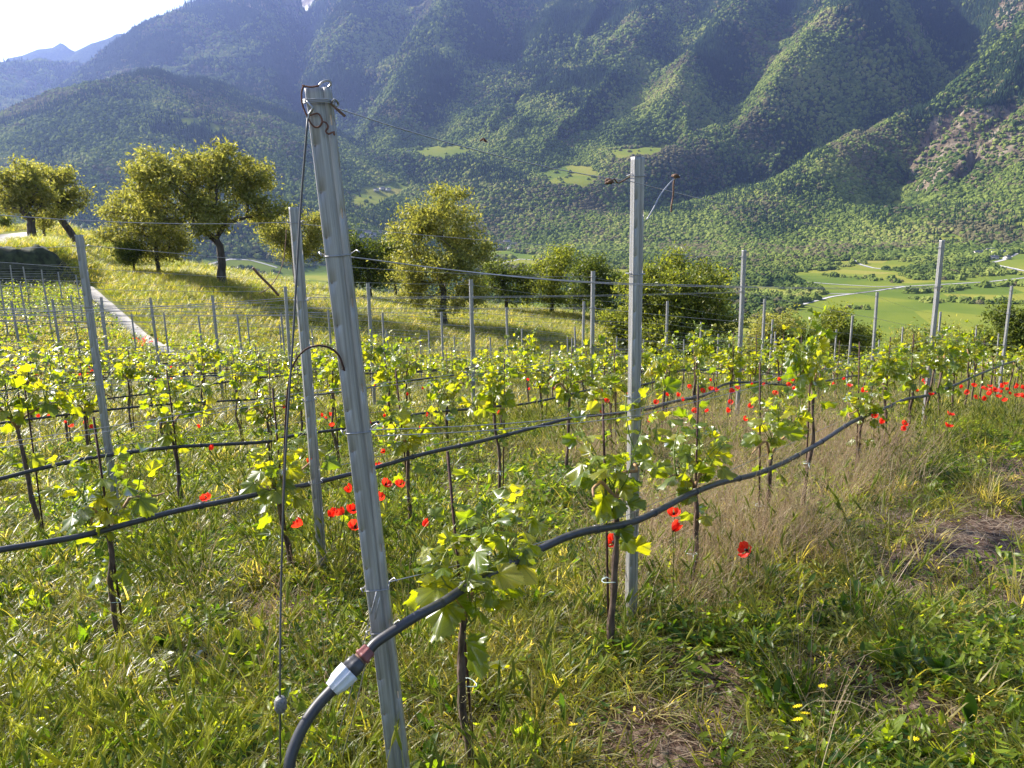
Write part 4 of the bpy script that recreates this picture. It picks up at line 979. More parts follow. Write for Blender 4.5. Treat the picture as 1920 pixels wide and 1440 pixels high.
for k, (j0, j1) in ROWS.items(): hose(k, j0, j1)
# supply pipe and screw coupling at the end post
hx = rowpt(0, 780, 1157, .045); hx2 = rowpt(0, 830, 1130, .045); OFS = np.zeros(3)
hd0 = depth_of(endpt(1206)[0])-.045
print('depths', hd0, depth_of(np.array(hx[:3])+OFS))
def cp(px, py, t): return at_depth(px, py, hd0-.02-.14*t)
C0, C1 = cp(704, 1206, .1), cp(622, 1292, .5)
m = MB(); m.tube(smooth_path([np.array(hx2[:3])+OFS, np.array(hx[:3])+OFS, at_depth(742, 1180, (hd0-.034+depth_of(np.array(hx[:3])+OFS))/2), cp(704, 1206, .1), cp(688, 1226, .2)], 6), .0134, 10)
sup = smooth_path([cp(640, 1276, .45), cp(622, 1294, .5), cp(596, 1322, .6), cp(572, 1356, .75), cp(553, 1396, .85), cp(543, 1432, .95), cp(538, 1500, 1.0), cp(540, 1580, .9)], 6)
o = m.build('pipe_end', MT['hose'], None, True); o['label'] = 'last bend of the drip hose in front of the end post'; o['category'] = 'hose'
o.parent = bpy.data.objects['drip_hose']; del o['category']
m = MB(); m.tube(sup, .0142, 14); tag(m.build('supply_pipe', MT['hose'], None, True), 'black supply pipe curving down to the ground from the white coupling', 'pipe')
ax = C0-C1; LC = np.linalg.norm(ax); ax /= LC
cpl = empty('pipe_coupling', tuple((C0+C1)/2), 'white, black and brown screw coupling joining the hoses beside the end post', 'coupling')
def lathe(prof, name, mat, ribs=0, n=32, rib=.06):
    m = MB(); mid = (C0+C1)/2; u1 = np.cross(ax, [0, 0, 1.]); u1 /= np.linalg.norm(u1); u2 = np.cross(ax, u1)
    an = np.arange(n)*2*np.pi/n; k_ = 1+(rib*np.sign(np.sin(an*ribs)) if ribs else 0)
    V = np.concatenate([C1+ax*s-mid+(r*k_*np.cos(an))[:, None]*u1+(r*k_*np.sin(an))[:, None]*u2 for s, r in prof]); i = np.arange(n); i1 = (i+1) % n
    m.add(V, np.concatenate([np.stack([a*n+i, a*n+i1, (a+1)*n+i1, (a+1)*n+i], 1) for a in range(len(prof)-1)])); return m.build(name, mat, cpl, False)
lathe([(.000, .015), (.000, .020), (.014, .0225), (.022, .026), (.045, .0275), (.058, .0275), (.059, .022)], 'nut', MT['white'], 9, 72, .045)
lathe([(.058, .018), (.058, .0245), (.080, .0245), (.084, .022), (.092, .0215), (.093, .015)], 'body', MT['hose'], 6, 36, .05)
lathe([(.092, .012), (.092, .0185), (.097, .0185), (.098, .014)], 'washer', MT['deadstick'])
lathe([(.098, .014), (.099, .021), (.106, .022), (.109, .019), (.124, .0185), (.127, .0165), (.128, .012)], 'collar', MT['brownplastic'], 6, 36, .07)

# dead tendrils and wire tails hanging on the wires
def plane_tube(name, k, pts, r, mat, label, cat, knob=0):
    P = [np.array(rowpt(k, px, py)[:3]) for px, py in pts]; m = MB(); m.tube(smooth_path(P, 5), r, 5)
    if knob:
        for q in range(3):
            c = P[0]+rng.normal(size=3)*.006; m.tube([c-[.012, 0, .003], c-[.006, 0, 0], c+[.004, 0, .002], c+[.012, .0, -.003]], [.002, .007, .007, .002], 6)
    tag(m.build(name, mat, None, True), label, cat)
plane_tube('dead_tendril', 0, [(1266, 331), (1264, 345), (1262, 365), (1259, 385), (1258, 398)], .0035, MT['deadstick'], 'brown dead tendril hanging straight down right of the second post', 'tendril', 1)
plane_tube('wire_tail', 0, [(1213, 412), (1225, 390), (1240, 365), (1258, 342), (1268, 333), (1275, 329)], .0026, MT['wire'], 'pale twisted wire tail sticking up from the second post', 'wire')
plane_tube('dead_tendril', 0, [(1144, 341), (1152, 336), (1158, 343), (1168, 338), (1182, 332)], .0028, MT['deadstick'], 'curled brown tendril on the wire left of the second post', 'tendril', 1)
plane_tube('dead_tendril', 0, [(906, 263), (912, 266), (908, 260), (902, 264)], .0024, MT['rust'], 'small rusty knot on the top wire right of the end post', 'tendril', 0)
plane_tube('dead_stick', 1, [(474, 502), (490, 519), (508, 538), (523, 554)], .0065, MT['deadstick'], 'short broken stick caught slanting in the wires left of the end post', 'stick')
plane_tube('dead_tendril', 1, [(536, 430), (534, 460), (529, 495), (520, 520), (505, 540), (488, 550)], .0022, MT['deadstick'], 'long thin dry tendril hanging over the slanting broken stick', 'tendril')

# ------------------------------------------------------------------ grapevines
def leaf_template(fine=True):
    if fine:
        th = np.radians([-168, -150, -132, -118, -104, -90, -76, -62, -50, -38, -26, -13, 0, 13, 26, 38, 50, 62, 76, 90, 104, 118, 132, 150, 168])
        r = np.array([.30, .47, .49, .56, .52, .62, .58, .56, .47, .58, .60, .68, .76, .67, .62, .57, .49, .57, .57, .63, .53, .57, .48, .46, .30])
    else:
        th = np.radians([-160, -118, -75, -45, -28, 0, 28, 45, 75, 118, 160]); r = np.array([.3, .54, .6, .50, .62, .75, .62, .50, .6, .54, .3])
    if fine:
        t2 = np.linspace(th[0], th[-1], 57); r = np.interp(t2, th, r)*(1+.055*(-1.)**np.arange(57)*(np.abs(t2) < 2.6)); th = t2
    x = r*np.sin(th); y = .30+r*np.cos(th)
    z = -.22*np.abs(x)**1.3+.05*np.cos(th*5)-.13*y**2
    V = np.stack([x, y, z], 1); V = np.vstack([[0, .12, .02], V]); n = len(th)
    i = np.arange(1, n); T = np.stack([np.zeros(n-1, int), i+1, i], 1)
    T = np.vstack([T, [0, 1, n]])[:-1]
    return V, T
LT, LTF = leaf_template(), leaf_template(False)
def put_leaves(pos, dirs, size, r, fine=True):
    Vt, Tt = LT if fine else LTF
    n = len(pos); D_ = np.array(dirs); D_ = D_/(np.linalg.norm(D_, axis=1)[:, None]+1e-9)
    up = np.array([0, 0, .8])+.85*r.normal(size=(n, 3)); Nn = up-D_*(up*D_).sum(1)[:, None]; Nn /= np.linalg.norm(Nn, axis=1)[:, None]
    Xx = np.cross(D_, Nn); s = np.asarray(size)[:, None, None]
    cur = (.6+.9*r.random(n))[:, None, None]; Vn = Vt[None]*np.ones((n, 1, 1)); Vn = Vn.copy(); Vn[:, :, 2:] *= cur*2.3
    Vn[:, :, 2] += .05*np.sin(Vn[:, :, 0]*7+r.random(n)[:, None]*6)
    global LUV; LUV = np.tile(np.c_[Vt[:, :2]-[0, .03], np.zeros(len(Vt))], (n, 1)); V = (Vn[:, :, :1]*Xx[:, None]+Vn[:, :, 1:2]*D_[:, None]+Vn[:, :, 2:]*Nn[:, None])*s+np.asarray(pos)[:, None]
    T = (Tt[None]+(np.arange(n)*len(Vt))[:, None, None]).reshape(-1, 3); return V.reshape(-1, 3), T
def vine_meshes(seed, fine, head=.56, nshoot=7, spread=.25, left=.5):
    r = np.random.default_rng(seed); tr = MB()
    k_ = 7; zz = np.linspace(-.12, head, k_); wob = np.cumsum(r.normal(size=(k_, 2))*.008, axis=0)
    wob -= wob[1]; P = np.c_[wob, zz]
    if fine: P = smooth_path(P, 3)
    tr.tube(P, np.linspace(.0135, .0095, len(P))*(1+.13*r.normal(size=len(P))), 7 if fine else 4)
    top = P[-1]; cane = MB(); bases = []
    for sgn, ln in ((1, spread*(.7+.5*r.random())), (-1, spread*left*(.5+r.random()))):
        n = 6; t = np.linspace(0, 1, n); C = top+np.c_[sgn*ln*t, .02*r.normal(size=n)*t, .11*np.sin(t*2.4)+.015*r.normal(size=n)]
        C[0] = top; cane.tube(smooth_path(C, 2) if fine else C, np.linspace(.008, .004, len(smooth_path(C, 2)) if fine else n), 6 if fine else 3); bases += [C[i] for i in range(1, n)]
    bases += [top, top-np.array([0, 0, .04]), top+np.array([0, 0, .02])]
    pos, dirs, size = [], [], []; sh = MB()
    for s in range(nshoot):
        b = bases[r.integers(len(bases))]; L_ = .13+.20*r.random(); d = np.array([r.normal()*.35, r.normal()*.35, 1.0]); d /= np.linalg.norm(d); n = 5
        S = np.array([b+d*L_*t+np.array([.02*math.sin(t*5+s), .02*math.cos(t*4+s), 0]) for t in np.linspace(0, 1, n)])
        sh.tube(S, np.linspace(.0034, .0016, n), 4)
        a0 = r.random()*6.28
        for q in range(7 if fine else 5):
            t = q/(6 if fine else 4); a = a0+q*2.6; p = b+d*L_*t; out = np.array([math.cos(a), math.sin(a), .25+.5*t]); pl = .035+.03*r.random()
            e = p+out*pl; sz = (.046+.036*r.random())*(1.12-.5*t)*(1 if fine else .9)
            if fine: sh.tube([p, (p+e)/2+[0, 0, .004], e], .0012, 3, caps=False)
            dd = out*1.0+np.array([0, 0, -.75-.5*r.random()+t*.9])
            pos.append(e); dirs.append(dd); size.append(sz)
    for q in range(3 if fine else 2):       # a few low leaves on the head
        a = r.random()*6.28; p = top+np.array([math.cos(a)*.05, math.sin(a)*.05, -.06-.14*r.random()]); pos.append(p); dirs.append([math.cos(a), math.sin(a), -.8]); size.append(.05+.03*r.random())
    V, T = put_leaves(pos, dirs, size, r, fine)
    return (tr.mesh('trunk', MT['bark'], True), cane.mesh('cane', MT['cane'], True), mesh_np('foliage', V, [T], MT['vineleaf'], False, {'luv': ('FLOAT_VECTOR', LUV)}), sh.mesh('green_shoots', MT['shoot'], True))
VN = [vine_meshes(100+i, True, .52+.07*(i % 3), 7+i % 3) for i in range(10)]
VF = [vine_meshes(200+i, False, .52+.07*(i % 3), 5+i % 2) for i in range(6)]
VFIRST = vine_meshes(107, True, .53, 12, .28, .12)
def stake_mesh():
    m = MB(); m.tube([(0, 0, -.15), (.003, 0, .5), (0, .002, .98)], .0048, 6); return m.mesh('stake', MT['stake'], True)
SK = stake_mesh()
tm = MB(); an = np.linspace(0, 6.28, 10); tm.tube(np.c_[.017*np.cos(an)+.006, .024*np.sin(an)+.012, .004*np.sin(an*2)], .0016, 4, False); tm.tube([(.02, .03, 0), (.032, .04, -.012), (.036, .052, -.02)], .0014, 4); TIE = tm.mesh('tie', MT['tie'])
VPX = {0: [870, 1148, 1296, 1432, 1508, 1602, 1648, 1690], 1: [183, 524, 764, 935, 1062, 1150, 1238], 2: [60, 333, 505, 640, 742]}
VINES = []
for k, (j0, j1) in ROWS.items():
    js = []
    if k in VPX:
        for px in VPX[k]: js.append(rowpt(k, px, 900)[3])
        j = js[-1]+.135
    else: j = j0+.07*rng.random()
    while j < j1: js.append(j+.012*rng.normal()); j += .135+.012*k*.02
    for q, j in enumerate(js):
        x, y = lat(k, j); x, y = float(x), float(y)
        az = math.degrees(math.atan2(x, y))
        if abs(az) > 36.5 or y < 1: continue
        VINES.append((math.hypot(x, y), k, q, x, y))
VINES.sort()
print('VINES', len(VINES), 'POSTS', len(POSTS))
far_pts = []
for i, (d, k, q, x, y) in enumerate(VINES):
    z = float(gz(x, y)); rz = ROWANG+(math.pi if rng.random() < .4 else 0)+.2*rng.normal()
    if i >= 298: far_pts.append((x, y, z, rz)); continue
    near = d < 11
    ms = (VN if near else VF)[int(rng.integers(10 if near else 6))]
    if i < 12: ms = VN[(i*3+1) % 10]
    if (k, q) == (0, 0): ms = VFIRST; rz = ROWANG
    if (k, q) == (0, 1): rz = ROWANG+.1
    if k < 3 and d < 9:
        lb = 'young grapevine on a brown trunk, %s vine from the left in the %s row' % (NTH[q], ORD[k]); gr = 'grapevines of the nearest rows'
    elif k < 8: lb = 'leafy young grapevine farther along the %s row of the vineyard' % ORD[k]; gr = 'grapevines farther along the %s row' % ORD[k]
    else: lb = 'small yellow green grapevine in the crowded back rows'; gr = 'grapevines of the back rows'
    r = empty('grapevine', (x, y, z), lb, 'grapevine', gr)
    r.rotation_euler[2] = rz; s = .95+.2*rng.random(); r.scale = (s*(1.05 if d > 7 else 1), s*(1.05 if d > 7 else 1), 1.0+.07*rng.normal())
    for nm, mm in zip(('trunk', 'cane', 'foliage', 'green_shoots'), ms):
        if nm == 'green_shoots' and not near: continue
        o = bpy.data.objects.new(nm, mm); COL.objects.link(o); o.parent = r
    if d < 12:
        sx, sy = x+.025*math.cos(rz+1.2)+.012, y+.03
        o = bpy.data.objects.new('vine_stake', SK); COL.objects.link(o); o.location = (sx, sy, z); o.rotation_euler = (.03*rng.normal(), .03*rng.normal(), 0)
        tag(o, 'thin rusty stake beside the %s vine of the %s row' % (NTH[q], ORD[k]) if k < 3 and d < 9 else 'thin dark stake beside a vine farther back', 'stake', 'stakes of the nearest vines' if k < 3 and d < 9 else 'stakes farther back')
        if d < 6.5:
            o = bpy.data.objects.new('tie', TIE); COL.objects.link(o); o.parent = r; o.location = (0, 0, .2+.1*rng.random())
if far_pts:
    F = np.array(far_pts); n = len(F); comb = []
    for ms in VF:
        Vs = [np.empty(len(m_.vertices)*3, np.float32) for m_ in (ms[2], ms[0])]
        o = MB()
        V = np.empty(len(ms[2].vertices)*3, np.float32); ms[2].vertices.foreach_get('co', V)
        T = np.empty(len(ms[2].polygons)*3, np.int32); ms[2].loops.foreach_get('vertex_index', T)
        comb.append(mesh_np('far_vine', V.reshape(-1, 3), [T.reshape(-1, 3)], MT['vineleaf']))
    scatter('grapevine_rows', F[:, :3], np.c_[np.zeros(n), np.zeros(n), F[:, 3]], np.full((n, 3), 1.2), rng.integers(0, 6, n), comb, 'thin line of far grapevines at the back of the vineyard', 'grapevines')

# ------------------------------------------------------------------ poppies and yellow flowers
def poppy_head(seed, open_=.6):
    r = np.random.default_rng(seed); V = []; T = []; n = 0; na, nb = 9, 5
    for k in range(4):
        a0 = k*math.pi/2+.2*r.normal(); R = (.034 if k % 2 else .030)*(.9+.25*r.random())
        for i in range(nb):
            t = i/(nb-1)
            for j in range(na):
                u = j/(na-1)*2-1; a = a0+u*1.0*(.35+.65*t); rr_ = R*t*(1-.16*u*u); el = (1-open_)*1.2*t+.25
                ruf = .0035*math.sin(u*9+k*2+seed)*t*t+.002*r.normal()*t
                V.append([rr_*math.cos(a)*math.cos(el), rr_*math.sin(a)*math.cos(el), rr_*math.sin(el)+ruf+.001*k])
        for i in range(nb-1):
            for j in range(na-1):
                b = n+i*na+j; T += [[b, b+1, b+na+1], [b, b+na+1, b+na]]
        n += na*nb
    return mesh_np('petals', V, [np.array(T)], MT['petal'], True)
PH = [poppy_head(i, o_) for i, o_ in enumerate((.5, .3, .6, .1))]
cm_ = MB(); cm_.tube([(0, 0, .0), (0, 0, .006), (0, 0, .013), (0, 0, .016)], [.002, .0045, .0045, .002], 8); PCORE = cm_.mesh('centre', MT['poppycore'], True)
def stem_mesh(H, seed, rr_=.0013):
    r = np.random.default_rng(seed); m = MB(); b = r.normal(size=2)*.05
    P = smooth_path([(b[0], b[1], -H), (b[0]*.7+.01, b[1]*.7, -H*.6), (b[0]*.15, b[1]*.15-.01, -H*.25), (0, 0, 0)], 3); m.tube(P, rr_, 4, False); return m.mesh('stem', MT['stem'])
PSM = [stem_mesh(.42, i) for i in range(3)]
def poppy(x, y, h, label, group, big=True, sc_=1.0):
    z = float(gz(x, y)); i = int(rng.integers(0, 4)) if rng.random() < .9 else 3
    r = empty('poppy', (x, y, z+h), label, 'poppy', group); r.rotation_euler = (.4+.35*rng.normal(), .35*rng.normal(), .5*rng.normal()); r.scale = (sc_,)*3
    o = bpy.data.objects.new('petals', PH[i]); COL.objects.link(o); o.parent = r
    if big:
        o = bpy.data.objects.new('centre', PCORE); COL.objects.link(o); o.parent = r
    o = bpy.data.objects.new('stem', PSM[int(rng.integers(3))]); COL.objects.link(o); o.parent = r
    o.rotation_euler = (-r.rotation_euler[0], -r.rotation_euler[1], 0); o.scale = (1, 1, h/.42*1.02/sc_)
PO = [(1402, 1038, 'single wide open red poppy right of the second post, nearest of all'), (1261, 1002, 'red poppy under the drip hose between the second and third front vines, the lower of two'), (1264, 972, 'red poppy touching the drip hose, the upper of two right of the second post'),
    (1151, 1021, 'small red poppy just left of the foot of the second post'), (795, 990, 'lone red poppy right of the leaning end post, left of the nearest vine'), (567, 987, 'red poppy left of the tilted second row post at its foot'),
    (620, 973, 'upright red poppy between the tilted post and the leaning end post'), (644, 967, 'red poppy beside the left edge of the leaning end post'), (667, 992, 'half hidden red poppy at the left edge of the end post, lowest of the group'),
    (663, 965, 'red poppy half behind the leaning end post'), (715, 942, 'red poppy against the right edge of the leaning end post'), (751, 914, 'red poppy right of the end post under the second drip hose'), (710, 881, 'red poppy touching the second drip hose right of the end post'),
    (655, 924, 'red poppy between the two posts just below the second hose'), (722, 911, 'dark red poppy bud right of the leaning end post'), (580, 868, 'small red poppy left of the tilted post above the second hose'),
    (390, 939, 'single red poppy in front of the second hose left of the stay cable'), (719, 847, 'small red poppy above the second hose right of the end post')]
for px, py, lb in PO:
    x, y = hit(px, py, .42); poppy(x, y, .42, ' '.join(lb.split()[:16]), 'poppies in the foreground', True, 1.3)
PO2 = [(14, 761), (4, 774), (74, 784), (92, 784), (124, 792), (136, 801), (157, 795), (174, 804), (375, 804), (394, 845), (530, 766), (534, 758), (604, 783), (612, 786), (622, 780), (625, 800), (641, 783), (696, 795), (720, 782), (724, 776), (715, 802), (937, 779),
    (762, 742), (800, 782), (792, 807), (807, 745), (1119, 736), (1139, 739), (1119, 756), (1126, 772), (1142, 741), (1232, 779), (1250, 781), (1220, 792), (1303, 772), (1321, 774), (1372, 734), (1371, 757), (1364, 777), (1399, 791), (1407, 764), (1639, 786), (1651, 796), (1694, 798), (1690, 807),
    (1779, 779), (1776, 802), (1813, 737), (1840, 730), (1855, 727), (1860, 735), (1875, 737), (1872, 747), (1885, 754), (1895, 740), (1905, 725), (1915, 727), (1850, 742), (1830, 748), (1888, 733), (1908, 744), (1720, 735), (1745, 742), (1730, 716), (1737, 722)]
for i, (px, py) in enumerate(PO2):
    x, y = hit(px, py, .45); poppy(x, y, .45, 'red poppy among the vine rows beyond the foreground group', 'poppies among the middle rows', False, 1.05)
n3 = 0
def cluster(pxc, pyc, sx, sy, n, dz=.5):
    global n3
    for _ in range(n):
        x, y = hit(pxc+sx*rng.normal(), pyc+sy*rng.normal(), dz, 1, 60)
        if math.hypot(x, y) > 55: continue
        poppy(x, y, dz, 'small red poppy dot in the far part of the vineyard', 'poppies in the far rows', False, 1.1); n3 += 1
cluster(160, 695, 14, 7, 20); cluster(60, 700, 40, 15, 14); cluster(700, 720, 80, 14, 12); cluster(272, 640, 12, 5, 26); cluster(80, 690, 30, 8, 6); cluster(320, 705, 25, 8, 10); cluster(1480, 726, 70, 10, 20); cluster(1330, 735, 40, 10, 8); cluster(1860, 735, 30, 9, 12)
cluster(1030, 715, 20, 8, 8); cluster(1580, 668, 60, 5, 6); cluster(640, 690, 60, 10, 8); cluster(1180, 740, 60, 12, 8)
# yellow composite flowers
def ymesh():
    V = [[0, 0, .003]]; T = []
    for k in range(20):
        a = k*2*math.pi/20
        for u, r_, z in ((-.14, .009, .002), (.14, .009, .002), (.1, .0155, .001+.003*(k % 2)), (-.1, .0155, .001+.003*(k % 2))): V.append([r_*math.cos(a+u), r_*math.sin(a+u), z])
        b = 1+k*4; T += [[0, b, b+1], [b, b+3, b+2], [b, b+2, b+1]]
    n = len(V); 
    for k in range(14):
        a = k*2*math.pi/14
        for u, r_ in ((-.2, .002), (.2, .002), (0, .010)): V.append([r_*math.cos(a+u), r_*math.sin(a+u), .006])
        T.append([n+k*3, n+k*3+1, n+k*3+2])
    return mesh_np('flower_head', V, [np.array(T)], MT['yellow'])
YM = ymesh(); YS = stem_mesh(.16, 9, .001)
YL = [(1542, 1299, 'yellow hawkweed flower standing alone above the group of three'), (1495, 1336, 'upper left yellow flower of the tight group of three'), (1509, 1348, 'right hand yellow flower of the tight group of three'), (1496, 1354, 'lowest yellow flower of the tight group of three'),
    (1713, 1388, 'small yellow flower at the lower right by itself'), (425, 1356, 'yellow flower in the grass at the lower left beside the stay cable'), (1043, 1359, 'left of two yellow flowers below the nearest vine'), (1075, 1372, 'right of two yellow flowers below the nearest vine'),
    (1056, 1400, 'bottom yellow flower near the lower edge below the nearest vine'), (966, 1109, 'tiny yellow flower under the hose, right one of a pair'), (953, 1120, 'tiny yellow flower under the hose, left one of a pair')]
for px, py, lb in YL:
    x, y = hit(px, py, .17); r = empty('hawkweed', (x, y, float(gz(x, y))+.17), lb, 'flower', 'yellow flowers in the grass'); r.rotation_euler = (rad(-25)+.2*rng.normal(), .2*rng.normal(), rng.random()*.5); r.scale = (.95,)*3
    for nm, mm in (('flower_head', YM), ('stem', YS)):
        o = bpy.data.objects.new(nm, mm); COL.objects.link(o); o.parent = r
        if nm == 'stem': o.rotation_euler = (-r.rotation_euler[0], -r.rotation_euler[1], 0); o.scale = (1, 1, 1.1)

# ------------------------------------------------------------------ ground cover
def blades(r, n, rb, h0, h1, w, lean, curl, V, Q, T, base=0):
    for _ in range(n):
        a = r.random()*6.28; b = np.array([math.cos(a), math.sin(a), 0])*rb*r.random()**.5; a2 = a+r.normal()*.9
        d = np.array([math.cos(a2), math.sin(a2), 0]); h = h0+(h1-h0)*r.random(); l = lean*(.4+r.random()); c = curl*(.3+r.random()); s = np.array([-d[1], d[0], 0]); tw = r.normal()*.6
        s = s*math.cos(tw)+d*math.sin(tw); ww = w*(.7+.6*r.random()); n0 = len(V)
        for t, wf in ((0, .8), (.35, 1), (.7, .75)):
            p = b+d*(l*h*t+c*h*t*t)+np.array([0, 0, h*(t-.45*c*t*t)]); V.append(p-s*ww*wf/2); V.append(p+s*ww*wf/2)
        V.append(b+d*(l*h+c*h)+np.array([0, 0, h*(1-.45*c-.15*c)]))
        Q += [[n0, n0+1, n0+3, n0+2], [n0+2, n0+3, n0+5, n0+4]]; T.append([n0+4, n0+5, n0+6])
def tuft(seed, mat, n, rb, h0, h1, w, lean, curl):
    r = np.random.default_rng(seed); V, Q, T = [], [], []; blades(r, n, rb, h0, h1, w, lean, curl, V, Q, T)
    return mesh_np('tuft', V, [np.array(Q), np.array(T)], MT[mat])
def barley(seed, n=5, dry=False):
    r = np.random.default_rng(seed); V, Q, T = [], [], []; blades(r, 8, .03, .10, .22, .004, .3, .5, V, Q, T)
    m = MB(); m.add(V, Q, T)
    for _ in range(n):
        a = r.random()*6.28; d = np.array([math.cos(a), math.sin(a), 0]); H = .20+.16*r.random(); b = d*.02; l = .12+.3*r.random()
        P = [b+d*l*H*t*t+np.array([0, 0, H*t]) for t in (0, .5, 1)]; m.tube(P, .0009, 3, False)
        t_ = P[2]-P[1]; t_ /= np.linalg.norm(t_); t_ = t_+d*.25; e = P[2]; L_ = .045+.025*r.random()
        m.tube([e, e+t_*L_*.25, e+t_*L_*.6, e+t_*L_], [.0015, .0048, .0042, .0012], 5, False)
        aw = []; AT = []
        for q in range(12):
            u = r.random(); c = e+t_*L_*(.15+.8*u); o_ = r.normal(size=3); o_ -= t_*o_.dot(t_); o_ /= np.linalg.norm(o_); w_ = np.cross(o_, t_)*.0006
            tip = c+t_*.035+o_*.014; k = len(aw); aw += [c-w_+o_*.003, c+w_+o_*.003, tip]; AT.append([k, k+1, k+2])
        m.add(aw, None, AT)
    return m.mesh('seed_heads', MT['barley'])
def panicle(seed):
    r = np.random.default_rng(seed); V, Q, T = [], [], []; blades(r, 14, .05, .12, .40, .0016, .35, .5, V, Q, T)
    m = MB(); m.add(V, Q, T); aw = []; AT = []
    for _ in range(6):
        a = r.random()*6.28; d = np.array([math.cos(a), math.sin(a), 0]); H = .25+.2*r.random()
        P = [d*.02+d*.3*H*t*t+np.array([0, 0, H*t]) for t in (0, .5, 1)]; m.tube(P, .0007, 3, False)
        for q in range(12):
            c = P[2]-(P[2]-P[1])*r.random()*.5+r.normal(size=3)*.014; u = r.normal(size=3); u /= np.linalg.norm(u); v = np.cross(u, [0, 0, 1.])*.0016; k = len(aw); aw += [c-v, c+v, c+u*.009]; AT.append([k, k+1, k+2])
    m.add(aw, None, AT); return m.mesh('panicle', MT['straw'])
def rosette(seed, n, L0, L1, wr, upr, mat='weed'):
    r = np.random.default_rng(seed); V, Q = [], []
    for _ in range(n):
        a = r.random()*6.28; d = np.array([math.cos(a), math.sin(a), 0]); s = np.array([-d[1], d[0], 0]); L_ = L0+(L1-L0)*r.random(); u = upr*(.6+.8*r.random()); w = L_*wr*(.8+.4*r.random()); n0 = len(V)
        for t, wf in ((0, .12), (.22, .45), (.5, 1), (.78, .8), (1, .08)):
            p = d*(L_*t*(1-.45*u)+.006)+np.array([0, 0, L_*(u*t-.35*t*t)+.004]); up = np.array([0, 0, w*.22*wf]); wv = w*.5*wf*(1+.12*math.sin(t*20+a*3))
            V += [p-s*wv+up, p, p+s*wv+up]
        for i in range(4):
            b = n0+i*3; Q += [[b, b+1, b+4, b+3], [b+1, b+2, b+5, b+4]]
    return mesh_np('rosette', V, [np.array(Q)], MT[mat])
def clover(seed, n=26):
    r = np.random.default_rng(seed); V, T = [], []
    for _ in range(n):
        c = np.array([r.normal()*.05, r.normal()*.05, .015+.06*r.random()]); s = .005+.006*r.random(); nn = np.array([r.normal()*.5, r.normal()*.5, 1]); nn /= np.linalg.norm(nn); u = np.cross(nn, [1, 0, 0]); u /= np.linalg.norm(u); v = np.cross(nn, u); n0 = len(V)
        V.append(c)
        for k in range(6): a = k*math.pi/3; V.append(c+(u*math.cos(a)*(2.4 if k in (0, 3) else 1.1)+v*math.sin(a)*.8)*s+nn*s*(.5 if k in (0, 3) else .25))
        for k in range(6): T.append([n0, n0+1+k, n0+1+(k+1) % 6])
    return mesh_np('clover', V, [np.array(T)], MT['weed'])
def litter(seed, n=9):
    r = np.random.default_rng(seed); V, T, Q = [], [], []
    for _ in range(n):
        c = np.array([r.normal()*.07, r.normal()*.07, .006+.012*r.random()]); a = r.random()*6.28; d = np.array([math.cos(a), math.sin(a), r.normal()*.15]); s = np.array([-d[1], d[0], 0]); L_ = .02+.06*r.random(); n0 = len(V)
        V += [c-d*L_/2-s*.0012, c-d*L_/2+s*.0012, c+d*L_/2+s*.0009+[0, 0, .006], c+d*L_/2-s*.0009+[0, 0, .006]]; Q.append([n0, n0+1, n0+2, n0+3])
    return mesh_np('litter', V, [np.array(Q)], MT['litter'])
A_ = [tuft(i, 'grass', 24, .05, .04, .12, .0042, .6, .8) for i in range(5)]
B_ = [tuft(20+i, 'grass', 16, .04, .10, .24, .0062, .3, .55) for i in range(5)]
C_ = [barley(40+i) for i in range(4)]
D_ = [panicle(60+i) for i in range(4)]
E_ = [rosette(80+i, 6+i % 3, .07, .15, .26, 1.15) for i in range(4)]+[rosette(90+i, 12, .04, .09, .35, .5) for i in range(2)]
F_ = [clover(100+i) for i in range(3)]
H_ = [litter(110+i) for i in range(3)]
def zone(n, d0, d1, a0=-38, a1=38):
    d = np.sqrt(rng.random(n)*(d1*d1-d0*d0)+d0*d0); a = np.radians(a0+(a1-a0)*rng.random(n)); return d*np.sin(a), d*np.cos(a)
DRY = [(*hit(1400, 1020), .6), (*hit(1520, 900), .8), (*hit(1130, 870), .6), (*hit(1260, 1110), .4), (*hit(1300, 830), .8), (*hit(1610, 860), .6)]
def dryness(x, y):
    v = np.zeros(x.shape)
    for cx, cy, R in DRY: v = np.maximum(v, np.exp(-((x-cx)**2+(y-cy)**2)/R/R*1.2))
    return np.clip(v+.25*vnoise(x*2.2, y*2.2, 12)*(v > .1), 0, 1)
def on_hard(x, y):
    v = np.zeros(x.shape, bool); 
    for a, b in zip(PATHPTS[:-1], PATHPTS[1:]):
        dx, dy = b[0]-a[0], b[1]-a[1]; t = np.clip(((x-a[0])*dx+(y-a[1])*dy)/(dx*dx+dy*dy), 0, 1); v |= np.hypot(x-a[0]-t*dx, y-a[1]-t*dy) < .6
    for a, b in ((ra, rb), (rb, rc)):
        dx, dy = b[0]-a[0], b[1]-a[1]; t = np.clip(((x-a[0])*dx+(y-a[1])*dy)/(dx*dx+dy*dy), 0, 1); v |= np.hypot(x-a[0]-t*dx, y-a[1]-t*dy) < 1.6
    return v
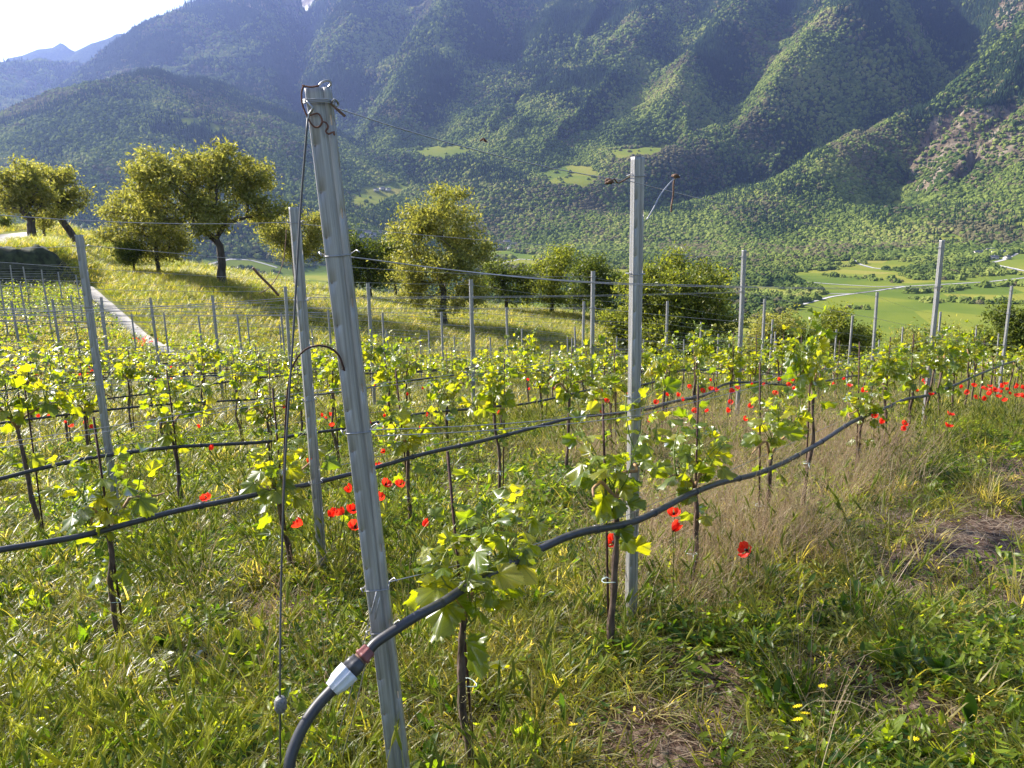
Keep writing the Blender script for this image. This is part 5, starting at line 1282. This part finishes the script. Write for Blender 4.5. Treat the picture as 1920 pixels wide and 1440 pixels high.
def cover(name, label, cat, shapes, zones, wfun=None, lean=.12):
    XS, YS, SS, VS = [], [], [], []
    for n, d0, d1, s0, s1 in zones:
        x, y = zone(int(n*1.5), d0, d1, -57, 57) if d1 <= 11 else zone(n, d0, d1, -42, 42); k = ~on_hard(x, y)
        if wfun is not None: k &= rng.random(len(x)) < wfun(x, y)
        x, y = x[k], y[k]; XS.append(x); YS.append(y); SS.append(s0+(s1-s0)*rng.random(len(x))); VS.append(rng.integers(0, len(shapes), len(x)))
    x, y, s, v = map(np.concatenate, (XS, YS, SS, VS)); n = len(x); z = gz(x, y)
    scatter(name, np.stack([x, y, z-.004], 1), np.stack([lean*rng.normal(size=n), lean*rng.normal(size=n), rng.random(n)*6.28], 1), np.stack([s*1.05, s*1.05, s*(.85+.3*rng.random(n))], 1), v, shapes, label, cat)
SM = lambda x, y: soilmask(x, y)
NL = lambda x, y: np.exp(-(((x+1.1)/1.3)**2+((y-2.2)/1.4)**2))
P1 = lambda x, y: .5+.5*vnoise(x*1.7, y*1.7, 51)
P2 = lambda x, y: .5+.5*vnoise(x*1.1+4, y*1.1, 57)
cover('grass', 'short tangled green grass all over the vineyard floor', 'grass', A_, [(7600, 1.2, 4, .7, 1.25), (16500, 4, 9, .8, 1.45), (21000, 9, 20, 1.4, 2.4), (22000, 20, 36, 1.8, 3.0)], lambda x, y: (1-.93*SM(x, y))*(1-.75*dryness(x, y))*(.4+.6*P2(x, y)))
cover('tall_grass', 'longer arching green grass blades in loose clumps', 'grass', B_, [(900, 1.2, 4, .5, 1.0), (2200, 4, 9, .5, 1.05), (4500, 9, 20, .7, 1.15), (6000, 20, 38, .9, 1.4)], lambda x, y: (1-.9*SM(x, y))*(1-.6*dryness(x, y))*np.clip(1.6*P1(x, y)-.3, 0.05, 1))
cover('seeding_grass', 'pale wild barley with drooping seed heads', 'grass', C_, [(900, 1.2, 4, .7, 1.1), (1800, 4, 9, .7, 1.15), (2200, 9, 20, .9, 1.3)], lambda x, y: (1-SM(x, y))*np.clip(2.2*P2(x, y)-.7+.8*NL(x, y)+.8*np.exp(-(((x-.35)/.4)**2+((y-2.5)/.5)**2)), 0.03, 1)*(1-.6*dryness(x, y)))
cover('dry_grass', 'dry straw coloured grass along the front vine row', 'grass', D_, [(2600, 1.8, 5, .7, 1.2), (5200, 5, 10, .7, 1.3), (3000, 10, 22, .9, 1.4)], lambda x, y: np.clip(dryness(x, y)*1.15+.015, 0, .85)*(1-SM(x, y)))
cover('broad_leaved_weeds', 'clumps of broad leaved weeds between the grasses', 'weeds', E_, [(1700, 1.2, 4, .45, 1.0), (4600, 4, 9, .5, 1.1), (4800, 9, 20, .8, 1.3)], lambda x, y: (1-.93*SM(x, y))*np.clip(1.9*P2(x+7, y)-.5+.6*NL(x, y), 0.05, 1)*(1-.5*dryness(x, y)))
cover('ground_herbs', 'small round leaved herbs close to the soil', 'weeds', F_, [(3400, 1.2, 4, .8, 1.4), (7200, 4, 9, .9, 1.6)], lambda x, y: (1-.9*SM(x, y))*np.clip(1.8*P1(x+3, y+5)-.4, 0.1, 1), .05)
cover('plant_litter', 'dead grass stalks lying on bare soil', 'litter', H_, [(2400, 1.2, 5, .8, 1.4), (3600, 5, 11, 1, 1.6)], lambda x, y: .35+.65*SM(x, y), .03)
MDT = [tuft(130+i, 'grass', 20, .16, .12, .42, .011, .35, .7) for i in range(4)]
MDS = [tuft(140+i, 'straw', 12, .16, .2, .45, .006, .3, .6) for i in range(3)]
MDB = [tuft(150+i, 'barley', 16, .16, .15, .45, .010, .3, .6) for i in range(3)]
inm = lambda x, y: np.where(planted(x, y, -.5), 0., 1.)
cover('meadow_grass', 'tall meadow grass on the slope below the trees', 'grass', MDT+MDB, [(52000, 23, 60, .7, 1.4), (26000, 60, 96, .9, 1.7)], inm)
cover('meadow_hay', 'pale seeding grass heads in the meadow', 'grass', MDS, [(10000, 23, 60, .8, 1.3), (5000, 60, 90, .9, 1.5)], lambda x, y: inm(x, y)*np.clip(2.4*(.5+.5*fbm(x*.12, y*.12, 3, 66))-.8, 0.05, 1))

# ------------------------------------------------------------------ the air of the valley
mb = MB(); zt = float(Zm.max())+120
mb.box((0, 6400, (zt-125)/2), (26000, 15200, zt+125))
m, nt = newmat('valley_haze')
pv = N(nt, 'ShaderNodeVolumePrincipled'); pv.inputs['Color'].default_value = (.34, .47, 1.0, 1); pv.inputs['Density'].default_value = 0.62e-4
pv.inputs['Anisotropy'].default_value = .55
o = N(nt, 'ShaderNodeOutputMaterial'); nt.links.new(pv.outputs[0], o.inputs['Volume'])
tag(mb.build('haze', m), kind='stuff')
